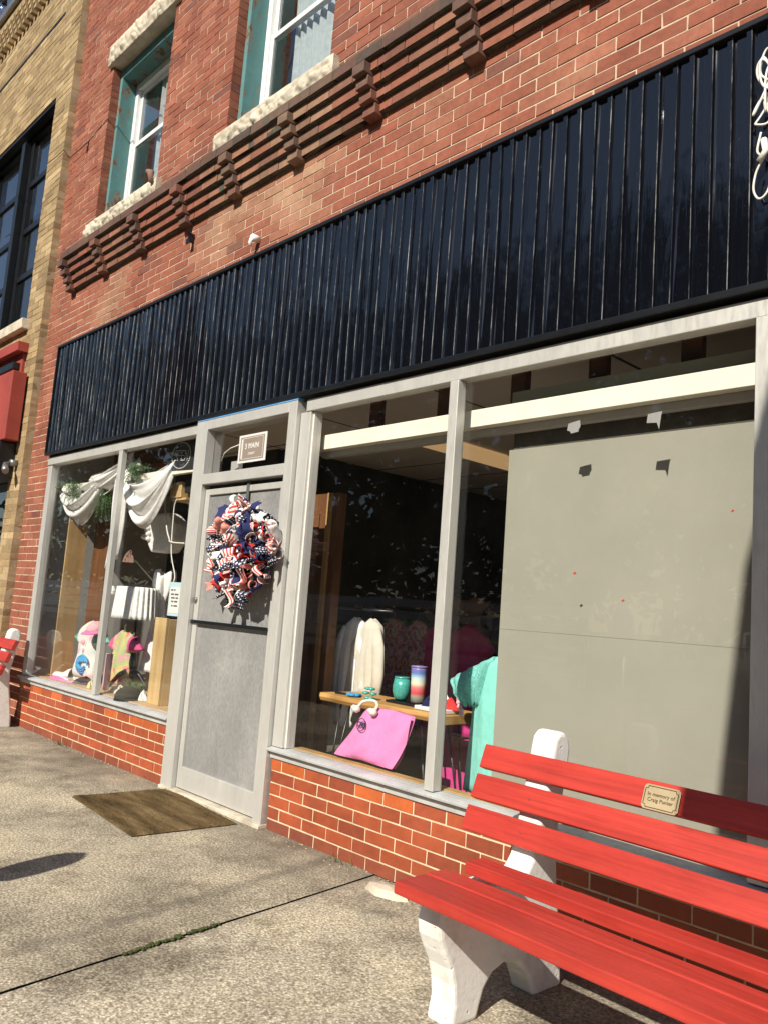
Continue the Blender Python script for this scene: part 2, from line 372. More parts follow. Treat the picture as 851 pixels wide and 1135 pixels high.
class MB:
    def __init__(s): s.v = []; s.f = []; s.mi = []; s.c = []; s.uv = {}; s.smooth = []
    def face(s, idx, mi=0, col=(1, 1, 1), smooth=False, uv=None):
        s.f.append(tuple(idx)); s.mi.append(mi); s.c.append(col); s.smooth.append(smooth)
        if uv: s.uv[len(s.f) - 1] = uv
    def box(s, x0, x1, y0, y1, z0, z1, mi=0, col=(1, 1, 1), skip='', jit=0, M4=None):
        n = len(s.v)
        P = [(x0, y0, z0), (x1, y0, z0), (x1, y1, z0), (x0, y1, z0), (x0, y0, z1), (x1, y0, z1), (x1, y1, z1), (x0, y1, z1)]
        for p in P:
            p = Vector(p)
            if jit: p += Vector((rnd.uniform(-jit, jit), rnd.uniform(-jit, jit) * .6, rnd.uniform(-jit, jit)))
            if M4 is not None: p = M4 @ p
            s.v.append(tuple(p))
        for k, q in (('z-', (3, 2, 1, 0)), ('z+', (4, 5, 6, 7)), ('y-', (0, 1, 5, 4)), ('x+', (1, 2, 6, 5)), ('y+', (2, 3, 7, 6)), ('x-', (3, 0, 4, 7))):
            if k in skip: continue
            s.face([n + i for i in q], mi, col)
    def grid(s, fn, nu, nv, mi=0, col=(1, 1, 1), close=False, flip=False):
        n = len(s.v)
        for j in range(nv + 1):
            for i in range(nu + (0 if close else 1)):
                s.v.append(tuple(fn(i / nu, j / nv)))
        w = nu if close else nu + 1
        for j in range(nv):
            for i in range(nu):
                i2 = (i + 1) % w if close else i + 1
                q = [n + j * w + i, n + j * w + i2, n + (j + 1) * w + i2, n + (j + 1) * w + i]
                uv = [(i / nu, j / nv), ((i + 1) / nu, j / nv), ((i + 1) / nu, (j + 1) / nv), (i / nu, (j + 1) / nv)]
                if flip: q.reverse(); uv.reverse()
                s.face(q, mi, col, True, uv)
    def tube(s, pts, r, seg=8, mi=0, cap=True, col=(1, 1, 1)):
        pts = [Vector(p) for p in pts]; n0 = len(s.v); k = len(pts)
        rs = r if isinstance(r, (list, tuple)) else [r] * k
        up = Vector((0, 0, 1))
        prev = None
        for i, p in enumerate(pts):
            t = (pts[min(i + 1, k - 1)] - pts[max(i - 1, 0)]).normalized()
            if prev is None:
                a = up if abs(t.dot(up)) < .9 else Vector((1, 0, 0))
                u = t.cross(a).normalized()
            else:
                u = (prev - t * prev.dot(t))
                u = u.normalized() if u.length > 1e-6 else t.cross(up).normalized()
            prev = u; w = t.cross(u)
            for j in range(seg):
                a = 2 * PI * j / seg
                s.v.append(tuple(p + (u * math.cos(a) + w * math.sin(a)) * rs[i]))
        for i in range(k - 1):
            for j in range(seg):
                j2 = (j + 1) % seg
                s.face([n0 + i * seg + j, n0 + i * seg + j2, n0 + (i + 1) * seg + j2, n0 + (i + 1) * seg + j], mi, col, True)
        if cap:
            s.face([n0 + j for j in range(seg)][::-1], mi, col); s.face([n0 + (k - 1) * seg + j for j in range(seg)], mi, col)
    def lathe(s, prof, c=(0, 0, 0), seg=20, mi=0, sq=(1, 1)):
        n = len(s.v); k = len(prof)
        for r, z in prof:
            for j in range(seg):
                a = 2 * PI * j / seg; s.v.append((c[0] + r * sq[0] * math.cos(a), c[1] + r * sq[1] * math.sin(a), c[2] + z))
        for i in range(k - 1):
            for j in range(seg):
                j2 = (j + 1) % seg
                s.face([n + i * seg + j, n + i * seg + j2, n + (i + 1) * seg + j2, n + (i + 1) * seg + j], mi, (1, 1, 1), True)
        s.face([n + j for j in range(seg)][::-1], mi); s.face([n + (k - 1) * seg + j for j in range(seg)], mi)
    def prism(s, poly, axis, a0, a1, mi=0, col=(1, 1, 1), smooth=False):
        # poly: list of 2d points; axis 'x': (y,z), 'y': (x,z), 'z': (x,y)
        n = len(s.v); k = len(poly)
        def P(p, a): return {'x': (a, p[0], p[1]), 'y': (p[0], a, p[1]), 'z': (p[0], p[1], a)}[axis]
        for a in (a0, a1):
            for p in poly: s.v.append(P(p, a))
        s.face([n + i for i in range(k)][::-1], mi, col); s.face([n + k + i for i in range(k)], mi, col)
        for i in range(k):
            j = (i + 1) % k; s.face([n + i, n + j, n + k + j, n + k + i], mi, col, smooth)
    def build(s, name, mats, parent=None, bevel=0, solid=0, recalc=True, autosmooth=True, base=None, seg=2):
        if not isinstance(mats, (list, tuple)): mats = [mats]
        me = bpy.data.meshes.new(name)
        if parent is not None: off = wloc(parent)
        elif base is not None: off = Vector(base)
        else:
            xs = [p[0] for p in s.v]; ys = [p[1] for p in s.v]; zs = [p[2] for p in s.v]
            off = Vector(((min(xs) + max(xs)) / 2, (min(ys) + max(ys)) / 2, min(zs)))
        me.from_pydata([(p[0] - off.x, p[1] - off.y, p[2] - off.z) for p in s.v], [], s.f)
        for m in mats: me.materials.append(M[m] if isinstance(m, str) else m)
        for i, p in enumerate(me.polygons): p.material_index = s.mi[i]; p.use_smooth = s.smooth[i]
        if any(c != (1, 1, 1) for c in s.c) or 'concrete' in mats:
            at = me.color_attributes.new('col', 'FLOAT_COLOR', 'CORNER')
            buf = []
            for i, p in enumerate(me.polygons):
                buf += list((*s.c[i], 1.0)) * p.loop_total
            at.data.foreach_set('color', buf)
        if s.uv:
            ul = me.uv_layers.new(name='UVMap')
            for i, p in enumerate(me.polygons):
                u = s.uv.get(i)
                if u:
                    for k, li in enumerate(p.loop_indices): ul.data[li].uv = u[k]
        if recalc:
            bm = bmesh.new(); bm.from_mesh(me); bmesh.ops.recalc_face_normals(bm, faces=bm.faces); bm.to_mesh(me); bm.free()
        me.update()
        o = bpy.data.objects.new(name, me); C.objects.link(o)
        if parent is not None: o.parent = parent
        else: o.location = off
        if solid:
            md = o.modifiers.new('thickness', 'SOLIDIFY'); md.thickness = solid; md.offset = 0
        if bevel:
            md = o.modifiers.new('bevel', 'BEVEL'); md.width = bevel; md.segments = seg; md.limit_method = 'ANGLE'; md.angle_limit = R(35)
        return o

def tag(o, label=None, cat=None, group=None, kind=None):
    if label: o['label'] = label
    if cat: o['category'] = cat
    if group: o['group'] = group
    if kind: o['kind'] = kind
    return o
def thing(name, label, cat, loc=(0, 0, 0), group=None):
    o = bpy.data.objects.new(name, None); C.objects.link(o); o.location = loc; o.empty_display_size = .1
    return tag(o, label, cat, group)
def bx(name, mats, parent, *b, bevel=.002, col=(1, 1, 1)):
    m = MB(); m.box(*b, col=col); return m.build(name, mats, parent, bevel=bevel)
def dup(root, loc, label=None, rotz=None):
    r = root.copy(); C.objects.link(r); r.location = loc
    if rotz is not None: r.rotation_euler.z = rotz
    if label: r['label'] = label
    for ch in list(root.children):
        c = ch.copy(); C.objects.link(c); c.parent = r
        for g in list(ch.children):
            d = g.copy(); C.objects.link(d); d.parent = c
    return r
def text_mesh(name, body, size, mat, parent, mtx, extrude=.0006, spacing=1., bold=0):
    cu = bpy.data.curves.new(name, 'FONT'); cu.body = body; cu.size = size; cu.extrude = extrude; cu.align_x = 'CENTER'; cu.align_y = 'CENTER'
    cu.space_character = spacing; cu.offset = bold
    t = bpy.data.objects.new(name + '_tmp', cu); C.objects.link(t)
    dg = bpy.context.evaluated_depsgraph_get(); dg.update()
    me = bpy.data.meshes.new_from_object(t.evaluated_get(dg)); me.name = name
    bpy.data.objects.remove(t)
    me.transform(mtx); me.transform(Matrix.Translation(-wloc(parent)))
    me.materials.clear(); me.materials.append(M[mat])
    o = bpy.data.objects.new(name, me); C.objects.link(o); o.parent = parent
    return o
FACE = Matrix.Rotation(R(90), 4, 'X')      # lettering laid on a wall that faces -y

# ------------------------------------------------------------------ brickwork
def brickwork(m, x0, x1, z0, z1, y, holes, colfn, L=.2132, H=.0677, j=.009, depth=.1, jit=.0016, bond=.5, mi=0, mmi=1, back=.3, rec=.0028):
    nrow = int(math.ceil((z1 - z0) / H - 1e-6))
    for r in range(nrow):
        za = z0 + r * H; zb = min(z0 + (r + 1) * H - j, z1)
        if zb - za < .015: continue
        off = (L * bond if r % 2 else 0) + rnd.uniform(-.012, .012)
        spans = [(x0, x1)]
        zm = (za + zb) / 2
        for (hx0, hx1, hz0, hz1) in holes:
            if hz0 < zm < hz1:
                ns = []
                for a, b in spans:
                    if hx1 <= a or hx0 >= b: ns.append((a, b))
                    else:
                        if hx0 > a: ns.append((a, hx0))
                        if hx1 < b: ns.append((hx1, b))
                spans = ns
        for a, b in spans:
            x = x0 - off + math.floor((a - x0 + off) / L) * L
            cuts = [a]
            while x < b:
                if x > cuts[-1] + .055 and x < b - .055: cuts.append(x + rnd.uniform(-.003, .003))
                x += L
            cuts.append(b)
            for q in range(len(cuts) - 1):
                xa = cuts[q]; xb = cuts[q + 1] - (j if q < len(cuts) - 2 else 0)
                yo = rnd.uniform(-.0016, .0016)
                m.box(xa, xb, y + yo, y + depth, za, zb, mi, colfn((xa + xb) / 2, zm), 'y+', jit)
    # mortar behind
    xs = sorted({x0, x1} | {h[0] for h in holes if x0 < h[0] < x1} | {h[1] for h in holes if x0 < h[1] < x1})
    zs = sorted({z0, z1} | {h[2] for h in holes if z0 < h[2] < z1} | {h[3] for h in holes if z0 < h[3] < z1})
    for i in range(len(xs) - 1):
        for k in range(len(zs) - 1):
            cx = (xs[i] + xs[i + 1]) / 2; cz = (zs[k] + zs[k + 1]) / 2
            if any(h[0] < cx < h[1] and h[2] < cz < h[3] for h in holes): continue
            a, b, c, d = xs[i], xs[i + 1], zs[k], zs[k + 1]
            ins = .004
            for h in holes:
                if h[2] < cz < h[3]:
                    if abs(h[1] - a) < 1e-6: a += ins
                    if abs(h[0] - b) < 1e-6: b -= ins
                if h[0] < cx < h[1]:
                    if abs(h[3] - c) < 1e-6: c += ins
                    if abs(h[2] - d) < 1e-6: d -= ins
            m.box(a, b, y + rec, y + back, c, d, mmi, (.5, .4, .3))

def sstep(a, b, x): 
    t = max(0, min(1, (x - a) / (b - a))); return t * t * (3 - 2 * t)
def red_col(x, z):
    k = rnd.random()
    base = (.29, .098, .060) if k < .6 else (.265, .086, .054) if k < .85 else (.33, .125, .08) if k < .97 else (.20, .075, .055)
    f = rnd.uniform(.91, 1.08); c = [q * f for q in base]
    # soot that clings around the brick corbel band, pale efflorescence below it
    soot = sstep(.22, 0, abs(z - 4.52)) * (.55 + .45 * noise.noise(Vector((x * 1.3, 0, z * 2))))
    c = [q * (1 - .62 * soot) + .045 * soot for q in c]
    e = max(0, noise.noise(Vector((x * 1.1 + 3, 5, z * .8)))) * sstep(3.45, 3.75, z) * sstep(4.2, 3.95, z) * 1.5
    e = min(e * (.5 + rnd.random()), .75)
    c = [q * (1 - e) + p * e for q, p in zip(c, (.42, .275, .175))]
    return tuple(c)
def base_col(x, z):
    f = rnd.uniform(.86, 1.12); k = rnd.random()
    b = (.34, .075, .030) if k < .75 else (.29, .065, .03)
    if z > .31 and rnd.random() < .5: b = (.47, .11, .03)
    d = sstep(.10, .0, z) * .35
    c = [q * f * (1 - d) + .05 * d for q in b]
    return tuple(c)
def tan_col(x, z):
    f = rnd.uniform(.75, 1.15); k = rnd.random()
    b = (.38, .275, .145) if k < .6 else (.32, .225, .12) if k < .85 else (.45, .335, .19)
    return tuple(q * f for q in b)

# ------------------------------------------------------------------ camera, sun, sky
yaw, pitch, roll, fpx = -0.817803, 0.124684, 0.0744571, 899.8
fw = Vector((math.sin(yaw) * math.cos(pitch), math.cos(yaw) * math.cos(pitch), math.sin(pitch)))
r0 = Vector((math.cos(yaw), -math.sin(yaw), 0)); u0 = r0.cross(fw)
rt = r0 * math.cos(roll) + u0 * math.sin(roll); up = -r0 * math.sin(roll) + u0 * math.cos(roll)
cam = bpy.data.cameras.new('camera'); co = bpy.data.objects.new('camera', cam); C.objects.link(co)
cam.sensor_fit = 'VERTICAL'; cam.sensor_height = 24; cam.lens = fpx / 1135 * 24
cam.clip_start = .05; cam.clip_end = 600
mt = Matrix((rt, up, -fw)).transposed().to_4x4(); mt.translation = (0, -2.85, 1.232); co.matrix_world = mt
S.camera = co
LIGHT = Vector((-.30, 1, -.82)).normalized()
sun = bpy.data.lights.new('sun', 'SUN'); sun.energy = 5.0; sun.angle = R(.53); sun.color = (1, .93, .80)
so = bpy.data.objects.new('sun', sun); C.objects.link(so); so.rotation_euler = LIGHT.to_track_quat('-Z', 'Y').to_euler()
w = bpy.data.worlds.new('World'); S.world = w; w.use_nodes = True
nt = w.node_tree; bg = nt.nodes['Background']
sk = nt.nodes.new('ShaderNodeTexSky'); sk.sky_type = 'NISHITA'; sk.sun_disc = False
sk.sun_elevation = math.asin(-LIGHT.z); sk.sun_rotation = math.atan2(-LIGHT.x, -LIGHT.y); sk.air_density = 1.; sk.dust_density = .6
nt.links.new(sk.outputs[0], bg.inputs[0]); bg.inputs[1].default_value = .075
S.view_settings.view_transform = 'Standard'; S.view_settings.look = 'None'; S.view_settings.exposure = .45; S.view_settings.gamma = 1
S.cycles.use_denoising = True
S.cycles.max_bounces = 10; S.cycles.transparent_max_bounces = 20; S.cycles.caustics_reflective = False; S.cycles.caustics_refractive = False
S.cycles.sample_clamp_indirect = 6

# ------------------------------------------------------------------ ground
SK = -.135
def jx(x0, y): return x0 + SK * y
m = MB(); g = .003
edges = [-16, -14.1, -12.2, -10.35, -8.5, -6.62, -4.72, -2.915, -1.05, .8, 2.7, 4.6, 9]
for i in range(len(edges) - 1):
    a, b = edges[i], edges[i + 1]
    tint = rnd.uniform(.9, 1.06); t = (tint, tint * .99, tint * .975)
    if i == 7: t = (1.0, 1.0, 1.0)
    def fn(u, v, a=a, b=b, i=i):
        y = -3.9 + v * (3.9 - .012 + .32)
        x = jx(a, y) + g / 2 + u * (b - a - g)
        edge = min(u, 1 - u) * (b - a)
        if edge < .001: x += (.0016 * noise.noise(Vector((x, y * 26, 7))) + .002 * noise.noise(Vector((x, y * 7, 3)))) * (1 if u < .5 else -1)
        z = -.004 * max(0, 1 - edge / .02) + .004 * noise.noise(Vector((x * .8, y * .8, 1)))
        if i >= 7: z -= .006
        return (x, y, z)
    m.grid(fn, 40, 110, 0, t)
m.box(-60, 30, -3.9, .3, -.2, -.014, 1)
sw = m.build('sidewalk', ['concrete', 'joint'], None, recalc=True, base=(0, 0, 0)); tag(sw, kind='structure')
m = MB()
m.box(-60, 30, -4.06, -3.91, -.3, .002, 0, (.95, .95, .95)); 
tag(m.build('kerb', ['concrete'], None, bevel=.015, base=(0, 0, 0)), kind='structure')
m = MB(); m.box(-90, 60, -12, -4.06, -.3, -.13); tag(m.build('road', 'asphalt', None, base=(0, 0, 0)), kind='structure')
m = MB(); m.box(-400, 400, -400, -12, -.3, -.05); m.box(-400, 400, -12, 400, -.6, -.305); tag(m.build('ground', 'grass', None, base=(0, 0, 0)), kind='structure')
m = MB()
for k in range(90):
    t = rnd.random(); y = -1.37 + t * .42; x = jx(-2.915, y) + .004
    m.lathe([(.004, 0), (.005 + .007 * rnd.random(), .003), (.003, .005 + .003 * rnd.random())], (x + rnd.gauss(0, .006), y + rnd.uniform(-.01, .01), -.006), 7)
tag(m.build('moss', 'moss'), kind='stuff')
# crumbs of grit along the foot of the wall
m = MB()
for k in range(420):
    x = rnd.uniform(-8.1, -1.3)
    if -4.95 < x < -3.85: continue
    d = rnd.random() ** 2 * .09
    r = rnd.uniform(.002, .008)
    m.lathe([(r * .5, 0), (r, r * .4), (r * .4, r)], (x, -.02 - d, -.003), 5)
tag(m.build('grit', 'tan_mortar'), kind='stuff')
m = MB()
for k in range(70):
    x = rnd.choice((-7.65, -6.62, -6.5, -3.1, -2.55)) + rnd.gauss(0, .06); y = -.03 - rnd.random() * .03
    a = rnd.uniform(0, 6.3); l = rnd.uniform(.02, .05)
    b = Vector((x, y, 0)); tip = b + Vector((math.cos(a) * l * .7, math.sin(a) * l * .7 - .01, l)); s_ = Vector((-math.sin(a), math.cos(a), 0)) * .003
    n = len(m.v); m.v += [tuple(b - s_), tuple(b + s_), tuple(tip)]; m.face([n, n + 1, n + 2])
tag(m.build('weeds', 'leaf', None, recalc=False), kind='stuff')

def chunk(name, pts, h, mat, label, cat):
    m = MB(); n = len(pts); c = Vector((sum(p[0] for p in pts) / n, sum(p[1] for p in pts) / n, 0))
    for p in pts: m.v.append((p[0], p[1], -.008))
    for p in pts: m.v.append((c.x + (p[0] - c.x) * .8, c.y + (p[1] - c.y) * .8, h * rnd.uniform(.7, 1.1)))
    m.v.append((c.x, c.y, h * 1.1))
    for i in range(n):
        j = (i + 1) % n; m.face([i, j, n + j, n + i]); m.face([n + i, n + j, 2 * n])
    return tag(m.build(name, mat), label, cat)
chunk('patching_lump', [(-2.80, -.17), (-2.76, -.10), (-2.66, -.085), (-2.56, -.13), (-2.60, -.17), (-2.70, -.20)], .03, 'stone', 'whitish broken lump of patching plaster on the pavement by the knee wall', 'rubble')
chunk('slate_chip', [(-2.60, -.40), (-2.51, -.29), (-2.47, -.31), (-2.55, -.43)], .006, 'concrete', 'flat grey scrap of concrete lying before the bench', 'rubble')

# ------------------------------------------------------------------ red brick building
B = thing('brick_shop', 'red brick two storey shop with black ribbed metal fascia and big display windows', 'building', (-4.6, 0, 0))
W1 = (-7.31, -6.11, 4.66, 6.28); W2 = (-5.05, -3.85, 4.66, 6.28)
m = MB()
brickwork(m, -8.17, 1.6, 3.47, 8.9, 0, [W1, W2], red_col)
brickwork(m, -8.17, -7.655, 0, 3.47, 0, [], red_col)
brickwork(m, -1.02, 1.6, 0, 2.44, 0, [], red_col)
m.build('wall', ['brick', 'mortar'], B, recalc=False)
for a, b in ((-7.655, -4.95), (-3.79, -1.02)):
    m = MB(); brickwork(m, a, b, 0.0, .385, -.012, [], base_col, L=.2035, H=.0652, j=.0085, jit=.0008, back=.2)
    o = m.build('knee_wall', ['base_brick', 'base_mortar'], B, recalc=False)

# corbelled brick band, every stack of corbel blocks a part
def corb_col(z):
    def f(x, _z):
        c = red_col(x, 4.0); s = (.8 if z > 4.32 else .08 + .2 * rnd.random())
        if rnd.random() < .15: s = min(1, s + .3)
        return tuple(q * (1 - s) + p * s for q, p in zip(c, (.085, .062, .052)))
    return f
m = MB()
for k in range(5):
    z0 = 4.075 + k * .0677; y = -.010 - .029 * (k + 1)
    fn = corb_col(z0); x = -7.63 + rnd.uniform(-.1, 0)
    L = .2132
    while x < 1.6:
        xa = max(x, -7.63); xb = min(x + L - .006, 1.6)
        if xb > xa + .02: m.box(xa, xb, y + rnd.uniform(-.003, .003), .01, z0, z0 + .0617, 0, fn(x, 0), 'y+', .0016); m.c[-5] = (.018, .014, .013)  # undersides coloured near black: soot, and shade painted under each course
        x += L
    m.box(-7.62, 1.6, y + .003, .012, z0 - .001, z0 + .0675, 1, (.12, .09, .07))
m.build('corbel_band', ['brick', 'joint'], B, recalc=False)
for x in (-7.575, -6.87, -6.15, -5.44, -4.76, -4.06, -3.34, -2.58, -1.86, -1.14, -.4, .32):
    m = MB()
    for k in range(4):
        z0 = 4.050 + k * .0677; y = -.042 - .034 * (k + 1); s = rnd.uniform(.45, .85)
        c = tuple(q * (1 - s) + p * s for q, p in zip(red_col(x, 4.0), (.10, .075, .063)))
        m.box(x - .052, x + .052, y, .0, z0 + .004, z0 + .064, 0, c, 'y+', .003)
    m.build('corbel', ['brick'], B, recalc=False, bevel=.003)

# upper windows
def rough_stone(name, parent, x0, x1, y0, y1, z0, z1, sd):
    m = MB()
    def fn(u, v):
        # wrap: bottom-front-top with a quarry-faced front
        per = [(y1, z0), (y0, z0), (y0, z1), (y1, z1)]
        t = v * 3; i = min(int(t), 2); q = t - i
        y = per[i][0] * (1 - q) + per[i + 1][0] * q; z = per[i][1] * (1 - q) + per[i + 1][1] * q
        x = x0 + u * (x1 - x0)
        if i == 1:
            e = min(q, 1 - q, .25) * 4 * min(1, min(u, 1 - u) * 40)
            y -= e * (.010 + .045 * abs(noise.noise(Vector((x * 13 + sd, z * 13, 1)))) - .02 * abs(noise.noise(Vector((x * 31 + sd, z * 31, 4)))))
        k_ = min(1, min(u, 1 - u) * 40); y -= k_ * .003 * noise.noise(Vector((x * 20, z * 20, sd))); z += k_ * .004 * noise.noise(Vector((x * 14, y * 14, sd)))
        return (x, y, z)
    m.grid(fn, 110, 45)
    n = len(m.v)
    for x in (x0, x1):
        m.v += [(x, y0, z0), (x, y1, z0), (x, y1, z1), (x, y0, z1)]
    m.face([n, n + 1, n + 2, n + 3]); m.face([n + 7, n + 6, n + 5, n + 4])
    o = m.build(name, 'stone', parent)
    return o
def upper_window(Wn, sd):
    x0, x1, z0, z1 = Wn
    m = MB(); Y = .225; s = .055
    # fixed outer frame
    m.box(x0 + .05, x0 + .05 + s, Y, Y + .08, z0 + .02, z1 - .10); m.box(x1 - .05 - s, x1 - .05, Y, Y + .08, z0 + .02, z1 - .10)
    m.box(x0 + .05 + s, x1 - .05 - s, Y, Y + .08, z1 - .17, z1 - .10); m.box(x0 + .05 + s, x1 - .05 - s, Y, Y + .08, z0 + .02, z0 + .06)
    wdw = m.build('window', 'white_paint', B, bevel=.004)
    zm = 5.52
    for (a, b, yy) in ((zm - .02, z1 - .17, Y + .035), (z0 + .06, zm + .02, Y + .012)):
        m = MB(); q = .042; xa, xb = x0 + .05 + s + .002, x1 - .05 - s - .002
        m.box(xa, xa + q, yy, yy + .022, a, b); m.box(xb - q, xb, yy, yy + .022, a, b)
        m.box(xa + q, xb - q, yy, yy + .022, b - q, b); m.box(xa + q, xb - q, yy, yy + .022, a, a + q)
        m.build('sash', 'white_paint', wdw, bevel=.003)
        bx('pane', 'glass_upper', wdw, xa + q, xb - q, yy + .008, yy + .013, a + q, b - q, bevel=0)
    m = MB()
    m.box(x0 + .004, x0 + .05, .078, Y + .02, z0, z1 - .004); m.box(x1 - .05, x1 - .004, .078, Y + .02, z0, z1 - .004)
    m.box(x0 + .052, x1 - .052, .078, Y + .02, z1 - .10, z1 - .004)
    m.build('trim', 'teal', wdw, bevel=.004)
    rough_stone('sill', wdw, x0 - .08, x1 + .10, -.05, .24, z0 - .155, z0 - .002, sd)
    rough_stone('lintel', wdw, x0 - .06, x1 + .10, -.035, .25, z1 + .0, z1 + .215, sd + 5)
    return wdw
upper_window(W1, 1); upper_window(W2, 9)
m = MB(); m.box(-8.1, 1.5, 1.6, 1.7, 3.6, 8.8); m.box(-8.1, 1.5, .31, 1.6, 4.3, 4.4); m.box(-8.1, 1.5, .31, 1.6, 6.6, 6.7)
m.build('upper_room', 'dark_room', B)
def curtain(label, x0, x1, y, z0, z1, folds, amp, sd, scallop=.0, mat='lace'):
    m = MB()
    def fn(u, v):
        x = x0 + u * (x1 - x0); zz = z0 + (scallop * abs(math.sin(u * 22)) if scallop else 0)
        return (x + .01 * math.sin(v * 5 + u * 9), y + amp * math.sin(u * folds * 2 * PI + sd + .6 * math.sin(v * 3)), zz + (z1 - zz) * v)
    m.grid(fn, 90, 14)
    return tag(m.build('lace_curtain', mat, solid=.003), label, 'curtain', 'white curtains behind the upstairs windows')
curtain('white lace curtain with scalloped hem in the taller right upstairs window', -4.74, -3.90, .31, 4.92, 6.2, 11, .018, 1, .1)
curtain('white net curtain pulled to one side in the left upstairs window', -6.85, -6.15, .31, 4.7, 6.2, 9, .02, 2)
# ribbed metal fascia
FX0, FX1, FZ0, FZ1 = -7.66, 1.2, 2.495, 3.505
m = MB(); x = FX0; P = .0738; segs = []
while x < FX1:
    for (d, y, wr) in ((0, -.036, 0), (.036, -.036, 0), (.0388, -.042, 0), (.0406, -.049, 0), (.0585, -.049, 1), (.0604, -.046, 0), (.066, -.036, 0)):
        segs.append((x + d, y, wr))
    x += P
nz = 5
n0 = len(m.v)
tl = {}
for i, (x, y, wr) in enumerate(segs):
    k = i // 7
    if k not in tl: tl[k] = (rnd.gauss(0, .006), rnd.gauss(0, .003), rnd.gauss(0, .0016))
    for j in range(nz + 1):
        t = j / nz
        yy = y + tl[k][0] * (t - .5) + tl[k][1] * math.sin(t * PI) + (tl[k][2] if (i % 7) < 3 else -tl[k][2]) * .5
        lean = -.06 * (1 - t) * 0
        m.v.append((x + lean, yy, FZ0 + t * (FZ1 - FZ0)))
for i in range(len(segs) - 1):
    for j in range(nz):
        a = n0 + i * (nz + 1) + j; b = a + nz + 1
        q = [a, b, b + 1, a + 1]
        m.face(q, 1 if (segs[i][2] and segs[i][0] < 99) else 0)
fa = m.build('fascia', ['siding', 'worn'], B, recalc=False)
m = MB(); m.box(FX0 - .015, FX1, -.062, .0, FZ1 - .002, FZ1 + .022); m.box(FX0 - .015, FX1, -.058, .05, FZ0 - .03, FZ0 - .001); m.box(FX0 - .017, FX0 - .002, -.058, 0, FZ0, FZ1 - .003)
m.build('edge_trim', 'black_metal', fa, bevel=.003)
m = MB()
def fn(u, v):
    x = FX0 - .06 + u * (FX1 - FX0 + .06); h = .014 + .012 * noise.noise(Vector((x * 4, 0, 0))) + .008 * noise.noise(Vector((x * 19, 0, 3)))
    return (x, -.006 - .012 * (1 - abs(2 * v - 1)), FZ1 + .024 + max(.002, h) * v)
m.grid(fn, 400, 3); m.build('mortar_strip', 'old_trim', B)
bx('fascia_backing', 'black_matte', B, FX0, FX1, .0, .05, FZ0, FZ1 - .03, bevel=0)

# storefront frame
def sill(x0, x1):
    m = MB()
    prof = [(-.022, .388), (-.026, .418), (-.020, .422), (-.052, .428), (-.055, .441), (-.02, .448), (.05, .451), (.05, .388)]
    m.prism(prof, 'x', x0, x1); return m.build('sill', 'sill_paint', B, bevel=.002)
sill(-7.655, -4.945); sill(-3.80, -1.02)
m = MB()
m.box(-7.655, -7.565, -.012, .05, .452, 2.375)       # left jamb
m.box(-7.655, -4.955, -.022, .05, 2.377, 2.448); m.box(-3.745, -1.02, -.022, .05, 2.377, 2.448)   # head
m.box(-6.17, -6.11, -.022, .022, .452, 2.375)
m.box(-3.80, -3.705, -.016, .06, .452, 2.375)
m.box(-2.61, -2.555, -.030, .03, .452, 2.375)
m.box(-1.155, -1.02, -.03, .05, .452, 2.375)
m.build('window_frame', 'alu', B, bevel=.003)
bx('glazing_bead', 'alu_pale', B, -3.705, -3.69, .0, .06, .452, 2.375)
for (a, b) in ((-7.565, -6.17), (-6.11, -4.945), (-3.69, -2.61), (-2.555, -1.155)):
    bx('shop_window', 'glass', B, a, b, .022, .028, .4515, 2.377, bevel=0)
# door surround and door
m = MB()
m.box(-4.94, -4.80, -.045, .08, .0, 2.45); m.box(-3.885, -3.805, -.045, .08, .0, 2.45)
m.box(-4.80, -3.885, -.045, .08, 2.385, 2.45); m.box(-4.80, -3.885, -.048, .06, 2.005, 2.075)
df = m.build('door_frame', 'alu', B, bevel=.003)
bx('tape_strip', 'tape_blue', df, -4.935, -3.80, -.0475, .0, 2.451, 2.470, bevel=.001)
bx('threshold', 'stone', df, -4.94, -3.80, -.06, .10, -.002, .022, bevel=.004)
bx('transom_pane', 'glass', B, -4.80, -3.885, .02, .026, 2.076, 2.384, bevel=0)
m = MB()
m.box(-4.795, -4.745, -.012, .032, .03, 1.975); m.box(-3.945, -3.89, -.012, .032, .03, 1.975)
m.box(-4.745, -3.945, -.012, .032, 1.935, 1.975); m.box(-4.745, -3.945, -.012, .032, .03, .165); m.box(-4.745, -3.945, -.004, .032, 1.082, 1.101)
door = m.build('door', 'alu', B, bevel=.003)
bx('upper_panel', 'door_pane', door, -4.745, -3.945, .004, .012, 1.101, 1.935, bevel=0)
bx('lower_panel', 'door_pane', door, -4.745, -3.945, .006, .014, .165, 1.082, bevel=0)
m = MB(); m.box(-4.80, -3.885, .02, .07, 1.976, 2.004); m.box(-4.8, -4.7955, .0, .05, .03, 1.975); m.build('door_gap', 'black_matte', door)
m = MB(); m.box(-4.80, -3.94, -.026, -.013, 1.080, 1.103); m.build('push_bar', 'black_metal', door, bevel=.003)
m = MB(); m.tube([(-4.775, -.012, 1.235), (-4.775, -.028, 1.235)], .016, 14); m.build('lock', 'steel', door)
